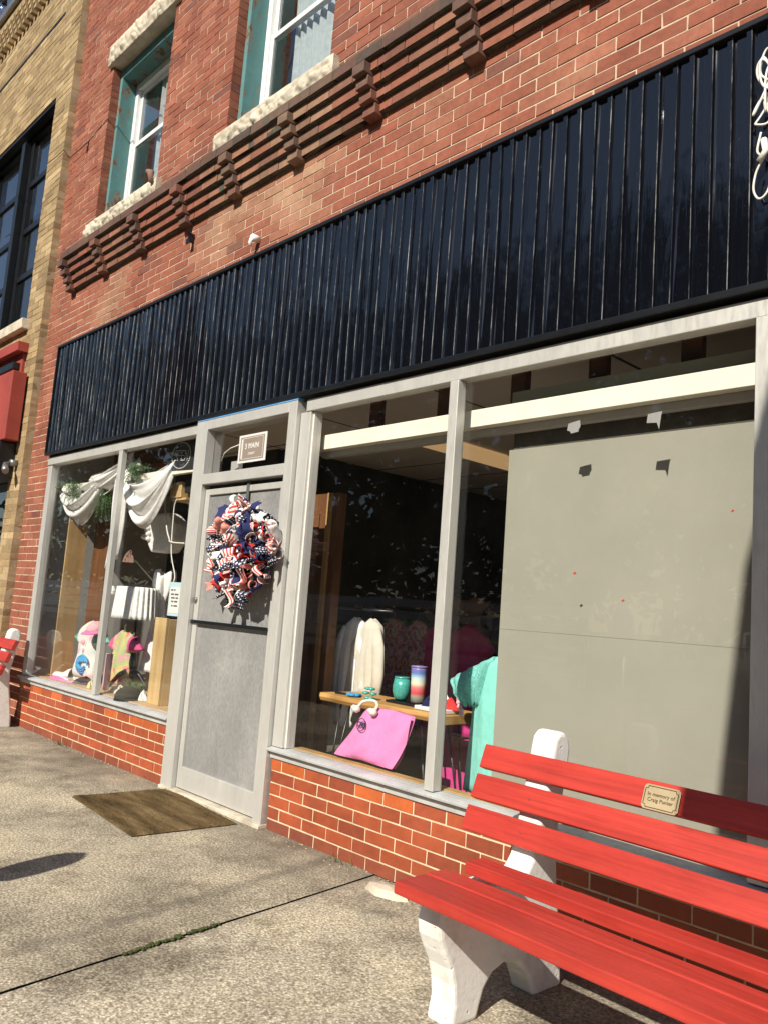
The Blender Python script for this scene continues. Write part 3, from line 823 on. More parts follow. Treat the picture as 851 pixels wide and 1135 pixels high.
# interior shell
bx('side_wall', 'wall_grey', B, -7.70, -7.64, .052, 9, 0, 2.62, bevel=0); bx('side_wall', 'wall_grey', B, -.9, -.85, .06, 9, 0, 2.62, bevel=0)
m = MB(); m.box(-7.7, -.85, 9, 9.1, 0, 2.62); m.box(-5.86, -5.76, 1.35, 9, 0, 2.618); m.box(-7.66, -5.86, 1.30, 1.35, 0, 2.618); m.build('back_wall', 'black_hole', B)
m = MB(); m.box(-7.7, -.85, .055, 9.1, 2.62, 2.70); m.build('ceiling', 'tiles', B)
m = MB(); m.box(-7.7, -.85, .06, 9.1, -.04, .015); m.build('floor', 'shop_floor', B)
m = MB(); m.box(-7.65, -5.0, .052, 1.30, .40, .458); m.build('display_shelf', 'ply_floor', B, bevel=.002)
m = MB(); m.box(-3.69, -1.16, .055, .115, .40, .456); m.build('inner_sill', 'trim_wood', B, bevel=.003)
m = MB(); m.box(-3.79, -1.16, .10, .155, 2.168, 2.255); m.build('beam', 'cream', B, bevel=.003)
m = MB(); m.box(-7.64, -4.96, .12, .16, 2.155, 2.20); m.build('beam', 'cream', B, bevel=.003)
m = MB(); m.box(-3.79, -1.16, .157, .20, 2.135, 2.24); m.build('beam_backing', 'wall_grey', B)
m = MB(); m.box(-2.42, -1.14, .215, .245, .02, 1.2027); m.box(-2.42, -1.14, .215, .245, 1.2035, 2.062); m.box(-2.41, -1.14, .203, .235, 2.257, 2.345)
pt = m.build('partition', 'board', B, bevel=.001)
bx('header_board', 'partition_dark', pt, -2.40, -1.14, .221, .25, 2.063, 2.256)  # darker strip above the partition boards
for x in (-3.55, -3.0, -2.5, -2.05, -1.6): bx('stud', 'brown_stud', B, x, x + .09, .30, .345, 2.26, 2.61)
for k, (px, pz, s_) in enumerate(((-2.02, 1.47, .008), (-1.98, 1.33, .008), (-1.78, 1.36, .007), (-1.33, 1.72, .006))):
    m = MB(); m.prism([(px - s_, pz), (px, pz - s_ * .6), (px + s_ * 1.1, pz + s_ * .4), (px + s_ * .2, pz + s_)], 'y', .2135, .2155); m.build('paint_fleck', 'red_cloth' if k != 1 else 'ink', pt)
bx('ceiling_lamp', 'amber', B, -4.50, -4.18, 1.62, 2.85, 2.585, 2.618, bevel=.006)
m = MB(); m.box(-7.4, -6.35, .5, .62, 2.40, 2.60); m.build('wood_header', 'brown_stud', B)

def smooth(pts, n=6):
    P_ = [Vector(p) for p in pts]; out = []
    for i in range(len(P_) - 1):
        a, b, c, d = P_[max(i - 1, 0)], P_[i], P_[i + 1], P_[min(i + 2, len(P_) - 1)]
        for k in range(n):
            t = k / n; out.append(.5 * ((2 * b) + (c - a) * t + (2 * a - 5 * b + 4 * c - d) * t * t + (3 * b - a - 3 * c + d) * t ** 3))
    return out + [P_[-1]]
# ------------------------------------------------------------------ things on the red wall
m = MB(); cx, cz = -1.092, 3.2
pts = []
for k in range(190):
    t = k / 189 * 2 * PI
    pts.append((-1.10 + .034 * math.sin(5 * t + .4) + .022 * math.sin(8 * t + 1.3), -.078 + .012 * math.sin(7 * t), 3.20 + .10 * math.sin(3 * t + .9) + .055 * math.sin(7 * t) + .03 * math.sin(11 * t + 2)))
m.tube(pts, .0042, 7)
m.tube(smooth([(-1.13, -.075, 3.05), (-1.14, -.08, 2.98), (-1.125, -.075, 2.95), (-1.148, -.07, 2.90), (-1.155, -.07, 2.84), (-1.135, -.07, 2.80), (-1.105, -.07, 2.82), (-1.085, -.07, 2.90)]), .0042, 7)
m.tube([(-1.12, -.075, 3.02), (-1.11, -.08, 2.97), (-1.135, -.075, 2.94)], .012, 7)
m.tube(smooth([(-1.08, -.07, 3.36), (-1.115, -.07, 3.375), (-1.135, -.07, 3.33), (-1.135, -.07, 3.28), (-1.10, -.075, 3.24)]), .0044, 7)
tag(m.build('cable_coil', 'rubber'), 'tangled coil of white cable hanging on the black ribbed fascia', 'cable')
m = MB(); m.tube([(-4.46, -.0, 3.66), (-4.46, -.06, 3.66)], .024, 12); m.tube([(-4.46, -.05, 3.672), (-4.475, -.06, 3.625), (-4.475, -.055, 3.60)], [.018, .013, .01], 10)
tag(m.build('pipe_stub', 'white_conc'), 'white capped pipe stub sticking out of the brickwork above the fascia', 'pipe')
m = MB(); m.box(-5.37, -5.35, -.05, 0, 3.90, 3.97); m.box(-5.38, -5.335, -.055, -.045, 3.88, 3.92); m.tube([(-5.36, -.05, 3.95), (-5.33, -.06, 3.99)], .008)
tag(m.build('wall_bracket', 'black_metal', bevel=.002), 'small rusty bracket on the red bricks below the corbel band', 'bracket')
m = MB(); m.tube([(-6.05, -.0, 4.60), (-6.05, -.08, 4.62), (-6.05, -.085, 4.69), (-6.10, -.09, 4.715)], [.018, .02, .03, .02], 10)
tag(m.build('wall_hook', 'brown_cloth'), 'rusty brown hook at the end of the left upstairs window sill', 'hook')

# ------------------------------------------------------------------ tan building
TY = -.073
T = thing('tan_brick_building', 'tan brick building with black steel windows left of the red brick shop', 'building', (-11.5, TY, 0))
TW = (-12.9, -8.60, 3.98, 6.52); TD = (-12.9, -8.50, 0.02, 3.55)
m = MB(); brickwork(m, -14.5, -8.172, 0, 8.62, TY, [TW, TD], tan_col, L=.2132, H=.0677, j=.007)
m.build('wall', ['tan_brick', 'tan_mortar'], T, recalc=False)
m = MB(); m.box(-14.5, -8.172, TY + .1, TY + .5, 0, 8.6, 0); 
bx('coping', 'steel', T, -14.5, -8.15, TY - .05, TY + .35, 8.625, 8.72)
m = MB()
for r in range(4):
    for k in range(46):
        x = -14.2 + k * .1285 + (r % 2) * .064; z = 8.02 + r * .092
        m.box(x, x + .06, TY - .07, TY + .02, z, z + .058, 0, tan_col(0, 0), 'y+', .002)
m.build('dogtooth_band', ['tan_brick'], T, recalc=False)
bx('painted_shadow_line', 'black_matte', T, -14.5, -8.66, TY - .006, TY + .004, 7.50, 7.535, bevel=0)  # flat black strip painting the shade of a groove on the brick
bx('lintel', 'black_metal', T, -12.9, -8.602, TY + .012, TY + .1, 6.455, 6.519)
m = MB(); y0, y1 = TY + .11, TY + .19
m.box(-8.68, -8.60, y0, y1, 3.98, 6.52); m.box(-12.9, -8.68, y0, y1, 6.40, 6.52); m.box(-12.9, -8.68, y0, y1, 3.98, 4.06)
m.box(-9.70, -9.60, y0 - .06, y1, 4.06, 6.40); m.box(-10.85, -10.75, y0 - .06, y1, 4.06, 6.40); m.box(-12.0, -11.9, y0 - .06, y1, 4.06, 6.40)
for z in (4.66, 5.24, 5.82):
    m.box(-12.9, -8.68, y0 + .02, y1 - .01, z, z + .07)
m.box(-9.58, -9.5, y0 + .01, y1 - .005, 4.06, 6.4)
tw = m.build('window', 'black_metal', T, bevel=.004)
bx('pane', 'glass_dark', tw, -12.9, -8.68, TY + .15, TY + .156, 4.06, 6.40, bevel=0)
bx('sill', 'stone', tw, -12.9, -8.52, TY - .07, TY + .12, 3.87, 3.978, bevel=.006)
m = MB(); m.box(-13.2, -8.3, 1.2, 1.3, 0, 7); m.box(-13.2, -8.3, .3, 1.2, 3.6, 3.7); m.build('room', 'dark_room', T)
bx('red_cornice', 'red_panel', T, -12.9, -8.42, TY - .11, TY + .1, 3.60, 3.70, bevel=.004)
bx('fascia_board', 'red_panel', T, -12.9, -8.47, TY - .03, TY + .1, 3.38, 3.598, bevel=.003)
m = MB(); m.box(-12.9, -8.30, TY - .16, TY - .02, 2.66, 3.36); fb = m.build('sign_board', 'red_panel', T, bevel=.008)
bx('bracket_bar', 'black_metal', T, -12.9, -8.52, TY - .10, TY - .005, 3.43, 3.50, bevel=.004)
bx('awning_box', 'black_metal', T, -12.9, -8.40, TY - .16, TY + .1, 2.30, 2.655, bevel=.01)
m = MB(); m.box(-8.60, -8.50, TY + .08, TY + .16, 0, 2.30); m.box(-9.9, -9.8, TY + .08, TY + .16, 0, 2.30); m.box(-12.9, -8.6, TY + .08, TY + .16, 0, .5); 
sf = m.build('shopfront', 'black_metal', T, bevel=.004); bx('pane', 'glass_dark', sf, -12.9, -8.6, TY + .12, TY + .126, .5, 2.3, bevel=0)
m = MB(); m.tube([(-8.32, TY, 2.44), (-8.32, TY - .07, 2.44)], .035, 12); m.tube([(-8.32, TY - .07, 2.44), (-8.30, TY - .11, 2.42), (-8.26, TY - .13, 2.38)], [.014, .014, .012], 8)
m.tube([(-8.29, TY - .12, 2.42), (-8.24, TY - .13, 2.36), (-8.21, TY - .135, 2.33)], [.02, .034, .03], 12)
tag(m.build('wall_spotlight', 'steel'), 'small grey spotlight on the tan brick pier beneath the red board', 'light')
sl = thing('string_light', 'clear bulb in a black socket on a wire high at the left', 'light', (-7.41, -1.0, 6.30))
m = MB(); m.tube([(-7.42, -1.0, 6.49), (-7.42, -1.0, 6.38)], [.018, .024], 12); m.build('socket', 'black_matte', sl)
m = MB(); m.lathe([(.012, .10), (.02, .08), (.032, .045), (.028, .015), (.008, 0)][::-1], (-7.42, -1.0, 6.28), 16); m.build('bulb', 'glass_upper', sl)
m = MB(); m.tube([(-14, -1.0, 7.0), (-10, -1, 6.55), (-8, -1.0, 6.475), (-7.42, -1.0, 6.49), (-6.6, -1.0, 6.62), (-5, -.5, 7.8), (-4.5, 0, 8.5)], .007, 6); m.build('wire', 'black_matte', sl)

# ------------------------------------------------------------------ benches
def make_bench():
    t = thing('park_bench', 'red slatted bench with white concrete legs in front of the right display window', 'bench')
    prof = [(-.295, .02), (-.62, .0)]
    # leg profile in (y,z), y measured from the wall plane of the near bench
    P = [(-.835, -.01), (-.705, -.01), (-.692, .03), (-.675, .075), (-.638, .115), (-.58, .133), (-.51, .118), (-.455, .07), (-.43, .02), (-.42, -.01),
         (-.262, -.01), (-.268, .08), (-.285, .20), (-.310, .34), (-.325, .48), (-.305, .60), (-.275, .74), (-.268, .80), (-.278, .838), (-.305, .86), (-.338, .86), (-.362, .838), (-.372, .80),
         (-.392, .70), (-.43, .55), (-.462, .44), (-.49, .405), (-.60, .392), (-.82, .392), (-.862, .375), (-.892, .34), (-.902, .30), (-.895, .262), (-.872, .215), (-.845, .17), (-.828, .12), (-.82, .06)]
    for s in (-.655, .655):
        m = MB(); m.prism(P, 'x', s - .052, s + .052); m.build('leg', 'white_conc', t, bevel=.016, seg=3)
    def board(name, L0, L1, c, w, th, ang):
        m = MB(); Mx = Matrix.Translation((0, c[0], c[1])) @ Matrix.Rotation(ang, 4, 'X')
        nx = 14
        prev = None
        # a long board with slightly uneven arrises
        def P2(x, y, z): return Mx @ Vector((x, y + .0015 * noise.noise(Vector((x * 2, y * 9, z * 9 + c[1] * 7))), z + .0015 * noise.noise(Vector((x * 2.3, 4, c[1] * 9)))))
        n = 0
        for i in range(nx + 1):
            x = L0 + (L1 - L0) * i / nx
            for (y, z) in ((-th / 2, -w / 2), (th / 2, -w / 2), (th / 2, w / 2), (-th / 2, w / 2)): m.v.append(tuple(P2(x, y, z)))
        for i in range(nx):
            a = i * 4
            for k in range(4): m.face([a + k, a + 4 + k, a + 4 + (k + 1) % 4, a + (k + 1) % 4])
        m.face([0, 1, 2, 3]); m.face([nx * 4 + 3, nx * 4 + 2, nx * 4 + 1, nx * 4])
        return m.build(name, 'red_wood', t, bevel=.004)
    lean = -R(21)
    for (y, z) in ((-.385, .727), (-.425, .622), (-.466, .514)):
        board('back_slat', -.905, .905, (y, z), .088, .036, lean)
    for (y, wd, z, l) in ((-.694, .086, .440, -.665), (-.832, .088, .416, -.70), (-.945, .138, .413, -.70)):
        board('seat_slat', l, .72, (y, z), .038, wd, 0)
    for s in (-.655, .655):
        for (y, z) in ((-.403, .735), (-.443, .63), (-.484, .522)):
            m = MB(); m.tube([(s + .01, y - .0015, z), (s + .01, y + .006, z)], .0045, 8); m.build('bolt', 'red_panel', t)
    return t
BX = -1.085
bench = make_bench()
bench.location = (BX, 0, 0); bench.rotation_euler.z = R(-1.6)
bench['group'] = 'red benches along the pavement'
# legs sit on the pavement (4 mm of noise); the second bench stands nearer the wall, before the tan building
b2 = dup(bench, (-8.24, .165, 0), 'red slatted bench with white concrete legs by the tan brick pier', 0)
# plaque screwed to the top slat
pl = thing('memorial_plaque', 'small brass plaque screwed to the top slat of the near bench', 'plaque', (BX - .178, -.405, .729))
PM = Matrix.Translation((BX - .178, -.4085, .729)) @ Matrix.Rotation(R(-1.6), 4, 'Z') @ Matrix.Rotation(-R(21), 4, 'X')
m = MB(); n = len(m.v)
hw, hh, cc = .061, .0385, .008
for yy in (-.002, .002):
    for (x, z) in ((-hw + cc, -hh), (hw - cc, -hh), (hw, -hh + cc), (hw, hh - cc), (hw - cc, hh), (-hw + cc, hh), (-hw, hh - cc), (-hw, -hh + cc)): m.v.append(tuple(PM @ Vector((x, yy, z))))
m.face(range(8)); m.face(range(15, 7, -1))
for i in range(8): m.face([i, (i + 1) % 8, 8 + (i + 1) % 8, 8 + i])
m.build('plate', 'brass', pl, bevel=.001)
m = MB()
hw2, hh2 = .056, .0335
def bar(a, b, c, d): m.box(a, b, -.0035, -.0021, c, d, M4=PM)
bar(-hw2 + .01, hw2 - .01, hh2 - .002, hh2); bar(-hw2 + .01, hw2 - .01, -hh2, -hh2 + .002); bar(-hw2, -hw2 + .002, -hh2 + .01, hh2 - .01); bar(hw2 - .002, hw2, -hh2 + .01, hh2 - .01)
for sx in (-1, 1):
    for sz in (-1, 1):
        m.tube([tuple(PM @ Vector((sx * (hw2 - .001), -.0028, sz * (hh2 - .01)))), tuple(PM @ Vector((sx * (hw2 - .009), -.0028, sz * (hh2 - .008)))), tuple(PM @ Vector((sx * (hw2 - .01), -.0028, sz * (hh2 - .001))))], .001, 5)
m.build('border', 'ink', pl)
for body, z in (('In memory of', .0085), ('Craig Punter', -.0085)):
    text_mesh('lettering', body, .0165, 'ink', pl, PM @ Matrix.Translation((0, -.003, z)) @ FACE, .0004)

# ------------------------------------------------------------------ door mat, wreath, signs
m = MB()
mx0, mx1, my0, my1 = -.46, .46, -.31, .31
MM = Matrix.Translation((-4.42, -.375, 0)) @ Matrix.Rotation(R(-4.5), 4, 'Z')
def fn(u, v):
    x = mx0 + u * (mx1 - mx0); y = my0 + v * (my1 - my0)
    z = .012 + .004 * noise.noise(Vector((x * 5, y * 5, 2))); e = min(u, 1 - u, v, 1 - v)
    x += .006 * noise.noise(Vector((x * 9, y * 30, 4))) * (1 if e < .01 else .2)
    return tuple(MM @ Vector((x, y, z if e > 0 else .004)))
m.grid(fn, 70, 46)
for k in range(2600):
    x = rnd.uniform(mx0, mx1); y = rnd.uniform(my0, my1); a = rnd.uniform(0, 6.28); l = rnd.uniform(.006, .013)
    b = Vector((x, y, .011)); tpt = b + Vector((math.cos(a) * .006, math.sin(a) * .006, l)); s_ = Vector((-math.sin(a), math.cos(a), 0)) * .0014
    n = len(m.v); m.v += [tuple(MM @ (b - s_)), tuple(MM @ (b + s_)), tuple(MM @ tpt)]; m.face([n, n + 1, n + 2])
tag(m.build('door_mat', 'coir', None, recalc=False), 'worn brown coir mat on the pavement before the shop door', 'doormat')

WC = Vector((-4.15, -.03, 1.555))
wr = thing('door_wreath', 'red white and navy ribbon wreath hanging on the grey shop door', 'wreath', tuple(WC))
m = MB(); m.tube([(WC.x + .17 * math.cos(a), -.035, WC.z + .17 * math.sin(a)) for a in [2 * PI * k / 28 for k in range(29)]], .012, 8); m.build('ring', 'dark_cloth', wr)
m = MB(); m.box(-4.302, -4.272, -.0165, -.0135, 1.74, 1.985); m.box(-4.302, -4.272, -.0165, .03, 1.985, 1.988); m.build('hanger', 'steel', wr)
def ribbon_loop(c, d, wdt, rad, turn, mat, nm='ribbon_loop'):
    # a strip of ribbon rolled into an open curl whose roll axis is d
    m = MB(); d = d.normalized(); a = Vector((.2, -1, .1)); a = (a - d * a.dot(d)).normalized(); b = d.cross(a)
    ph = rnd.uniform(0, 6.28)
    def fn(u, v):
        t = ph + u * turn * 2 * PI; r = rad * (.55 + .6 * u)
        return tuple(c + (a * math.cos(t) + b * math.sin(t)) * r + d * (v - .5) * wdt * (1 + .15 * math.sin(t * 2)))
    m.grid(fn, 18, 5); return m.build(nm, mat, wr, solid=.0016)
mats = ['rib_stripe'] * 6 + ['rib_dot'] * 3 + ['rib_white'] * 4 + ['rib_red'] * 2 + ['rib_navy'] * 2 + ['rib_coral'] * 2 + ['rib_white'] * 2
for k in range(92):
    a = k * 2.39996 + rnd.uniform(-.2, .2); rr = .025 + .285 * math.sqrt(((k * 37) % 92 + .5) / 92) 
    out = Vector((math.cos(a), 0, math.sin(a)))
    dep = -.045 - .075 * max(0, 1 - (rr / .36) ** 2) - rnd.uniform(0, .045)
    c = Vector((WC.x - .0 + rr * math.cos(a) * 1.08, dep, WC.z + rr * math.sin(a) * .87))
    d = out * rnd.uniform(.5, 1.1) + Vector((rnd.uniform(-.6, .6), rnd.uniform(-1.0, -.1), rnd.uniform(-.6, .6)))
    ribbon_loop(c, d, rnd.uniform(.05, .12), rnd.uniform(.014, .046), rnd.uniform(.55, 1.3), rnd.choice(mats))
def ribbon_flap(c, d, L_, wdt, mat):
    m = MB(); d = d.normalized(); sd_ = d.cross(Vector((rnd.uniform(-.4, .4), -1, rnd.uniform(-.4, .4)))).normalized(); nn = sd_.cross(d)
    ph = rnd.uniform(0, 6)
    def fn(u, v): return tuple(c + d * (u - .2) * L_ + sd_ * (v - .5) * wdt * (1 + .2 * math.sin(u * 6 + ph)) + nn * (.03 * math.sin(u * 5 + ph) + .012 * math.sin(v * 6 + ph)))
    m.grid(fn, 14, 6); return m.build('ribbon_flap', mat, wr, solid=.0016)
for k in range(46):
    a = k * 2.39996 * 1.7 + .3; rr = .06 + .24 * math.sqrt((k + .5) / 46); c = Vector((WC.x + rr * 1.06 * math.cos(a), -.10 - .06 * (1 - rr / .32) - rnd.uniform(0, .03), WC.z + rr * .92 * math.sin(a)))
    ribbon_flap(c, Vector((math.cos(a + rnd.uniform(-.9, .9)), rnd.uniform(-.5, .2), math.sin(a + rnd.uniform(-.9, .9)))), rnd.uniform(.07, .13), rnd.uniform(.04, .075), rnd.choice(['rib_dot', 'rib_stripe', 'rib_white', 'rib_white', 'rib_navy', 'rib_stripe', 'rib_coral']))
def ribbon_tail(pts, wdt, mat):
    m = MB(); pts = [Vector(p) for p in pts]
    def fn(u, v):
        t = u * (len(pts) - 1); i = min(int(t), len(pts) - 2); p = pts[i].lerp(pts[i + 1], t - i)
        return tuple(p + Vector((v - .5, .4 * (v - .5), .25 * (v - .5) * math.sin(u * 5))) * wdt)
    m.grid(fn, 16, 4); return m.build('ribbon_tail', mat, wr, solid=.0016)
ribbon_tail([(-4.24, -.08, 1.40), (-4.27, -.10, 1.33), (-4.285, -.08, 1.26), (-4.29, -.05, 1.20)], .05, 'rib_dot')
ribbon_tail([(-4.20, -.09, 1.38), (-4.19, -.11, 1.31), (-4.18, -.09, 1.25), (-4.175, -.06, 1.19)], .05, 'rib_dot')
ribbon_tail([(-4.12, -.10, 1.42), (-4.09, -.12, 1.36), (-4.08, -.10, 1.28)], .07, 'rib_red')
ribbon_tail([(-4.36, -.06, 1.78), (-4.40, -.07, 1.83), (-4.44, -.06, 1.81), (-4.46, -.05, 1.85)], .04, 'rib_navy')
ribbon_tail([(-4.2, -.08, 1.79), (-4.13, -.09, 1.83), (-4.06, -.08, 1.80)], .08, 'rib_white')

sg = thing('address_sign', 'square taupe 3 MAIN card inside the glass over the door', 'sign', (-4.355, .035, 2.13))
bx('card', 'paper', sg, -4.51, -4.20, .031, .036, 2.137, 2.323, bevel=.001)
bx('panel', 'sign_taupe', sg, -4.490, -4.22, .0296, .0306, 2.152, 2.308, bevel=0)
m = MB()
for (a, b, c, d) in ((-4.459, -4.232, 2.297, 2.300), (-4.459, -4.232, 2.160, 2.163), (-4.459, -4.475, 2.163, 2.297), (-4.235, -4.232, 2.163, 2.297)): m.box(a, b, .0285, .0293, c, d)
m.build('border', 'paper', sg)
text_mesh('lettering', '3 MAIN', .047, 'paper', sg, Matrix.Translation((-4.355, .0288, 2.243)) @ FACE, .0004, 1.05, .0012)
text_mesh('lettering', 'STREET', .021, 'paper', sg, Matrix.Translation((-4.355, .0288, 2.193)) @ FACE, .0004, 1.1, .0005)
m = MB(); m.tube([(-4.74, .05, 2.18), (-4.70, .045, 2.23), (-4.62, .04, 2.255), (-4.505, .04, 2.27)], .004, 6); m.build('cord', 'rubber', sg)
m = MB(); m.box(-4.79, -4.70, .16, .20, 2.08, 2.20); tag(m.build('intercom_box', 'wall_grey', bevel=.004), 'grey plastic box behind the left corner of the door transom', 'box')

os_ = thing('open_sign', 'black board with OPEN in white dots at the top of the left window', 'sign', (-5.47, .12, 2.18))
OM = Matrix.Translation((-5.46, .12, 2.295)) @ Matrix.Rotation(R(4), 4, 'Y')
m = MB(); m.prism([(-.21, .115), (.25, .125), (.25, -.105), (-.11, -.115), (-.17, -.02)], 'y', -.006, .006); 
m.v = [tuple(OM @ Vector(p)) for p in m.v]; m.build('board', 'led_board', os_, bevel=.002)
F5 = {'O': ['01110', '10001', '10001', '10001', '10001', '10001', '01110'], 'P': ['11110', '10001', '10001', '11110', '10000', '10000', '10000'], 'E': ['11111', '10000', '10000', '11110', '10000', '10000', '11111'], 'N': ['10001', '11001', '10101', '10101', '10011', '10001', '10001']}
m = MB()
def dot(x, z, r=.005):
    p = OM @ Vector((x, -.006, z)); q = OM @ Vector((x, -.0085, z)); m.tube([tuple(p), tuple(q)], r, 6)
for k in range(44):
    a = 2 * PI * k / 44; dot(.05 + .135 * math.cos(a), .098 * math.sin(a))
for i, ch in enumerate('OPEN'):
    for r_, row in enumerate(F5[ch]):
        for c_, b in enumerate(row):
            if b == '1': dot(-.047 + i * .0525 + c_ * .0093, .036 - r_ * .012, .0034)
m.build('led_dots', 'led', os_)

ps = thing('paper_notice', 'pale blue and white notice on the glass beside the wooden pedestal', 'sign', (-5.14, .05, 1.11))
bx('sheet', 'pale_blue', ps, -5.23, -5.04, .036, .039, 1.11, 1.345, bevel=0)
bx('white_panel', 'paper', ps, -5.215, -5.055, .0345, .0355, 1.13, 1.31, bevel=0)
m = MB()
for k, (z, ws) in enumerate(((1.285, (.03, .02)), (1.255, (.04, .05)), (1.23, (.05, .035)), (1.205, (.03, .045)), (1.175, (.02, .05)))):
    x = -5.205 + .006 * k
    for w_ in ws: m.box(x, x + w_, .0335, .0343, z, z + .011); x += w_ + .012
m.build('text_lines', 'steel', ps)
for k, (x, z, lb) in enumerate(((-1.93, 2.08, 'pale scrap of tape on the glass left of the other above the partition'), (-1.565, 2.07, 'forked scrap of tape on the glass near the right end of the partition'))):
    m = MB()
    if k == 0: pr = [(-.06, .035), (-.01, .045), (.05, .05), (.055, .0), (.02, -.02), (.03, -.045), (-.02, -.05), (-.03, -.02), (-.065, -.01)]
    else: pr = [(-.055, .045), (.06, .05), (.055, .01), (.03, -.065), (.01, -.02), (-.06, -.012)]
    m.prism([(x + a * .62 + .006 * math.sin(a * 90), z + b * .62 + .006 * math.sin(b * 110)) for a, b in pr], 'y', .029, .0305); tag(m.build('tape_scrap', 'grey_cloth'), lb, 'tape', 'scraps of tape left on the right window glass')

# ------------------------------------------------------------------ left display
def garment(name, label, cat, cx, cy, z0, z1, wd, dp, mat, group=None, flare=1.15, sleeves=.0, sl_mat=None, neck=.35, sd=0, folds=3, rotz=0., extra=None):
    t = thing(name, label, cat, (cx, cy, z0), group)
    m = MB(); H = z1 - z0
    def fn(u, v):       # v 0 hem .. 1 shoulder, closed around u
        a = u * 2 * PI
        sh = 1 - .06 * max(0, (v - .6) / .33) if v < .93 else .94 - ((v - .93) / .07) ** 1.3 * (.94 - neck)
        w_ = wd / 2 * (1 + (flare - 1) * (1 - v)) * sh
        d_ = dp / 2 * (.45 + .55 * min(1, (1 - v) * 2 + .3)) * sh
        rip = 1 + .18 * (1 - v) * math.sin(a * folds + sd + v * 2) + .06 * math.sin(a * folds * 2.3 + sd)
        return (cx + w_ * math.cos(a) * (1 + .04 * math.sin(a * folds + sd)), cy + d_ * math.sin(a) * rip, z0 + H * v - .02 * H * abs(math.cos(a)) * (v > .9))
    m.grid(fn, 40, 18, close=True)
    body = m.build('body', mat, t, solid=.004)
    if sleeves:
        for s in (-1, 1):
            m = MB(); p0 = Vector((cx + s * wd * .40, cy, z1 - H * .13)); p1 = Vector((cx + s * (wd * .5 + sleeves * .55), cy - .01, z1 - H * .13 - sleeves * .8))
            m.tube([p0, p0.lerp(p1, .35) + Vector((s * .006, 0, .006)), p0.lerp(p1, .7), p1], [dp * .34, dp * .46, dp * .5, dp * .5], 14)
            m.v = [(q[0], cy + (q[1] - cy) * .6, q[2]) for q in m.v]; m.build('sleeve', sl_mat or mat, t)
    return t
def tee(name, label, cat, cx, cy, z0, z1, w_, dp, mat, sl_mat=None, sd=0, group=None, lean=.06):
    t = thing(name, label, cat, (cx, cy, z0), group); H = z1 - z0
    def ext(v):
        if v < .60: return w_ * (1 + .06 * (1 - v))
        if v < .67: return w_ + (v - .60) / .07 * w_ * .95
        return w_ * (1.95 - (v - .67) / .33 * 1.55)
    for part, lo, hi in (('body', 0, 1),):
        m = MB()
        for sgn in (-1, 1):
            def fn(u, v, sgn=sgn):
                e = 2 * u - 1; x = e * ext(v); d_ = max(0, 1 - abs(e) ** 5) ** .5 * max(0, 1 - (2 * v - 1) ** 10) ** .5
                fold = .012 * math.sin(x * 34 + sd + v * 3) * (1 - v * .5) + .01 * math.sin(x * 19 - v * 8 + sd)
                z = z0 + H * v - (.05 * max(0, 1 - abs(e) / .9) ** 2 if v > .96 else 0) - .02 * e * e * (v < .05)
                return (cx + x, cy + sgn * dp * .5 * d_ + fold * d_ + lean * v, z)
            m.grid(fn, 46, 40, flip=sgn > 0)
            if sl_mat:
                k0 = len(m.f) - 46 * 40
                for q in range(46 * 40):
                    i, r_ = q % 46, q // 46
                    e = abs(2 * (i + .5) / 46 - 1) * ext((r_ + .5) / 40)
                    if r_ / 40 > .6 and e > w_ * .86: m.mi[k0 + q] = 1
        m.build(part, [mat, sl_mat or mat], t)
    return t
# leaning print shirt on a stand
sh = tee('tee_shirt', 'white and mint shirt with blue wave print standing low in the left window', 'shirt', -6.95, .25, .49, .985, .175, .11, 'print_shirt', 'mint', 1)
m = MB()
for k in range(3):
    m.tube([(-6.90 + (.10 - .02 * k) * math.cos(a), .203 - .004 * k, .61 + (.07 - .018 * k) * math.sin(a)) for a in [PI * 1.7 * q / 14 + .4 * k for q in range(15)]], [.006 + .012 * math.sin(PI * q / 14) for q in range(15)], 8)
m.build('wave_print', 'blue_print', sh)
m = MB(); m.lathe([(.005, 0), (.028, .02), (.03, .04), (.004, .055)], (-6.93, .205, .77), 10, sq=(1, .3)); m.lathe([(.005, 0), (.02, .015), (.02, .03), (.004, .04)], (-6.92, .205, .71), 10, sq=(1, .3)); m.build('pink_print', 'pale_pink', sh)
sh2 = tee('tie_dye_shirt', 'pink and yellow tie dye shirt standing beside the black lamp stand', 'shirt', -6.43, .31, .49, .95, .15, .11, 'tiedye', 'hot_pink', 2)
m = MB(); m.tube([(-6.42, .33, .92), (-6.42, .32, .97), (-6.40, .32, .99)], .006); m.build('hanger', 'rubber', sh2)
def cap(name, label, c, r, mat, rot=0, tilt=0, brim_mat=None):
    t = thing(name, label, 'cap', c)
    MX = Matrix.Translation(c) @ Matrix.Rotation(rot, 4, 'Z') @ Matrix.Rotation(tilt, 4, 'X')
    m = MB()
    def fn(u, v):
        a = u * 2 * PI; q = v * PI / 2
        return tuple(MX @ Vector((r * math.cos(q) * math.cos(a), r * 1.1 * math.cos(q) * math.sin(a), r * .85 * math.sin(q))))
    m.grid(fn, 22, 8, close=True); m.build('crown', mat, t, solid=.003)
    m = MB()
    def fb(u, v):
        a = PI + u * PI; q = r * (1 + v * .75 * math.sin(u * PI))
        return tuple(MX @ Vector((q * math.cos(a) * .98, q * math.sin(a) * 1.1, .004 - .03 * v * (abs(u - .5)) * 2)))
    m.grid(fb, 18, 5); m.build('brim', brim_mat or mat, t, solid=.005)
    return t
cap('baseball_cap', 'pink cap propped over the printed shirt in the left window', (-6.74, .22, .925), .075, 'pale_pink', R(20), R(20), 'pink')
cap('baseball_cap', 'olive black cap lying on the plywood shelf before the fern', (-5.86, .13, .459), .10, 'olive_cap', R(70))
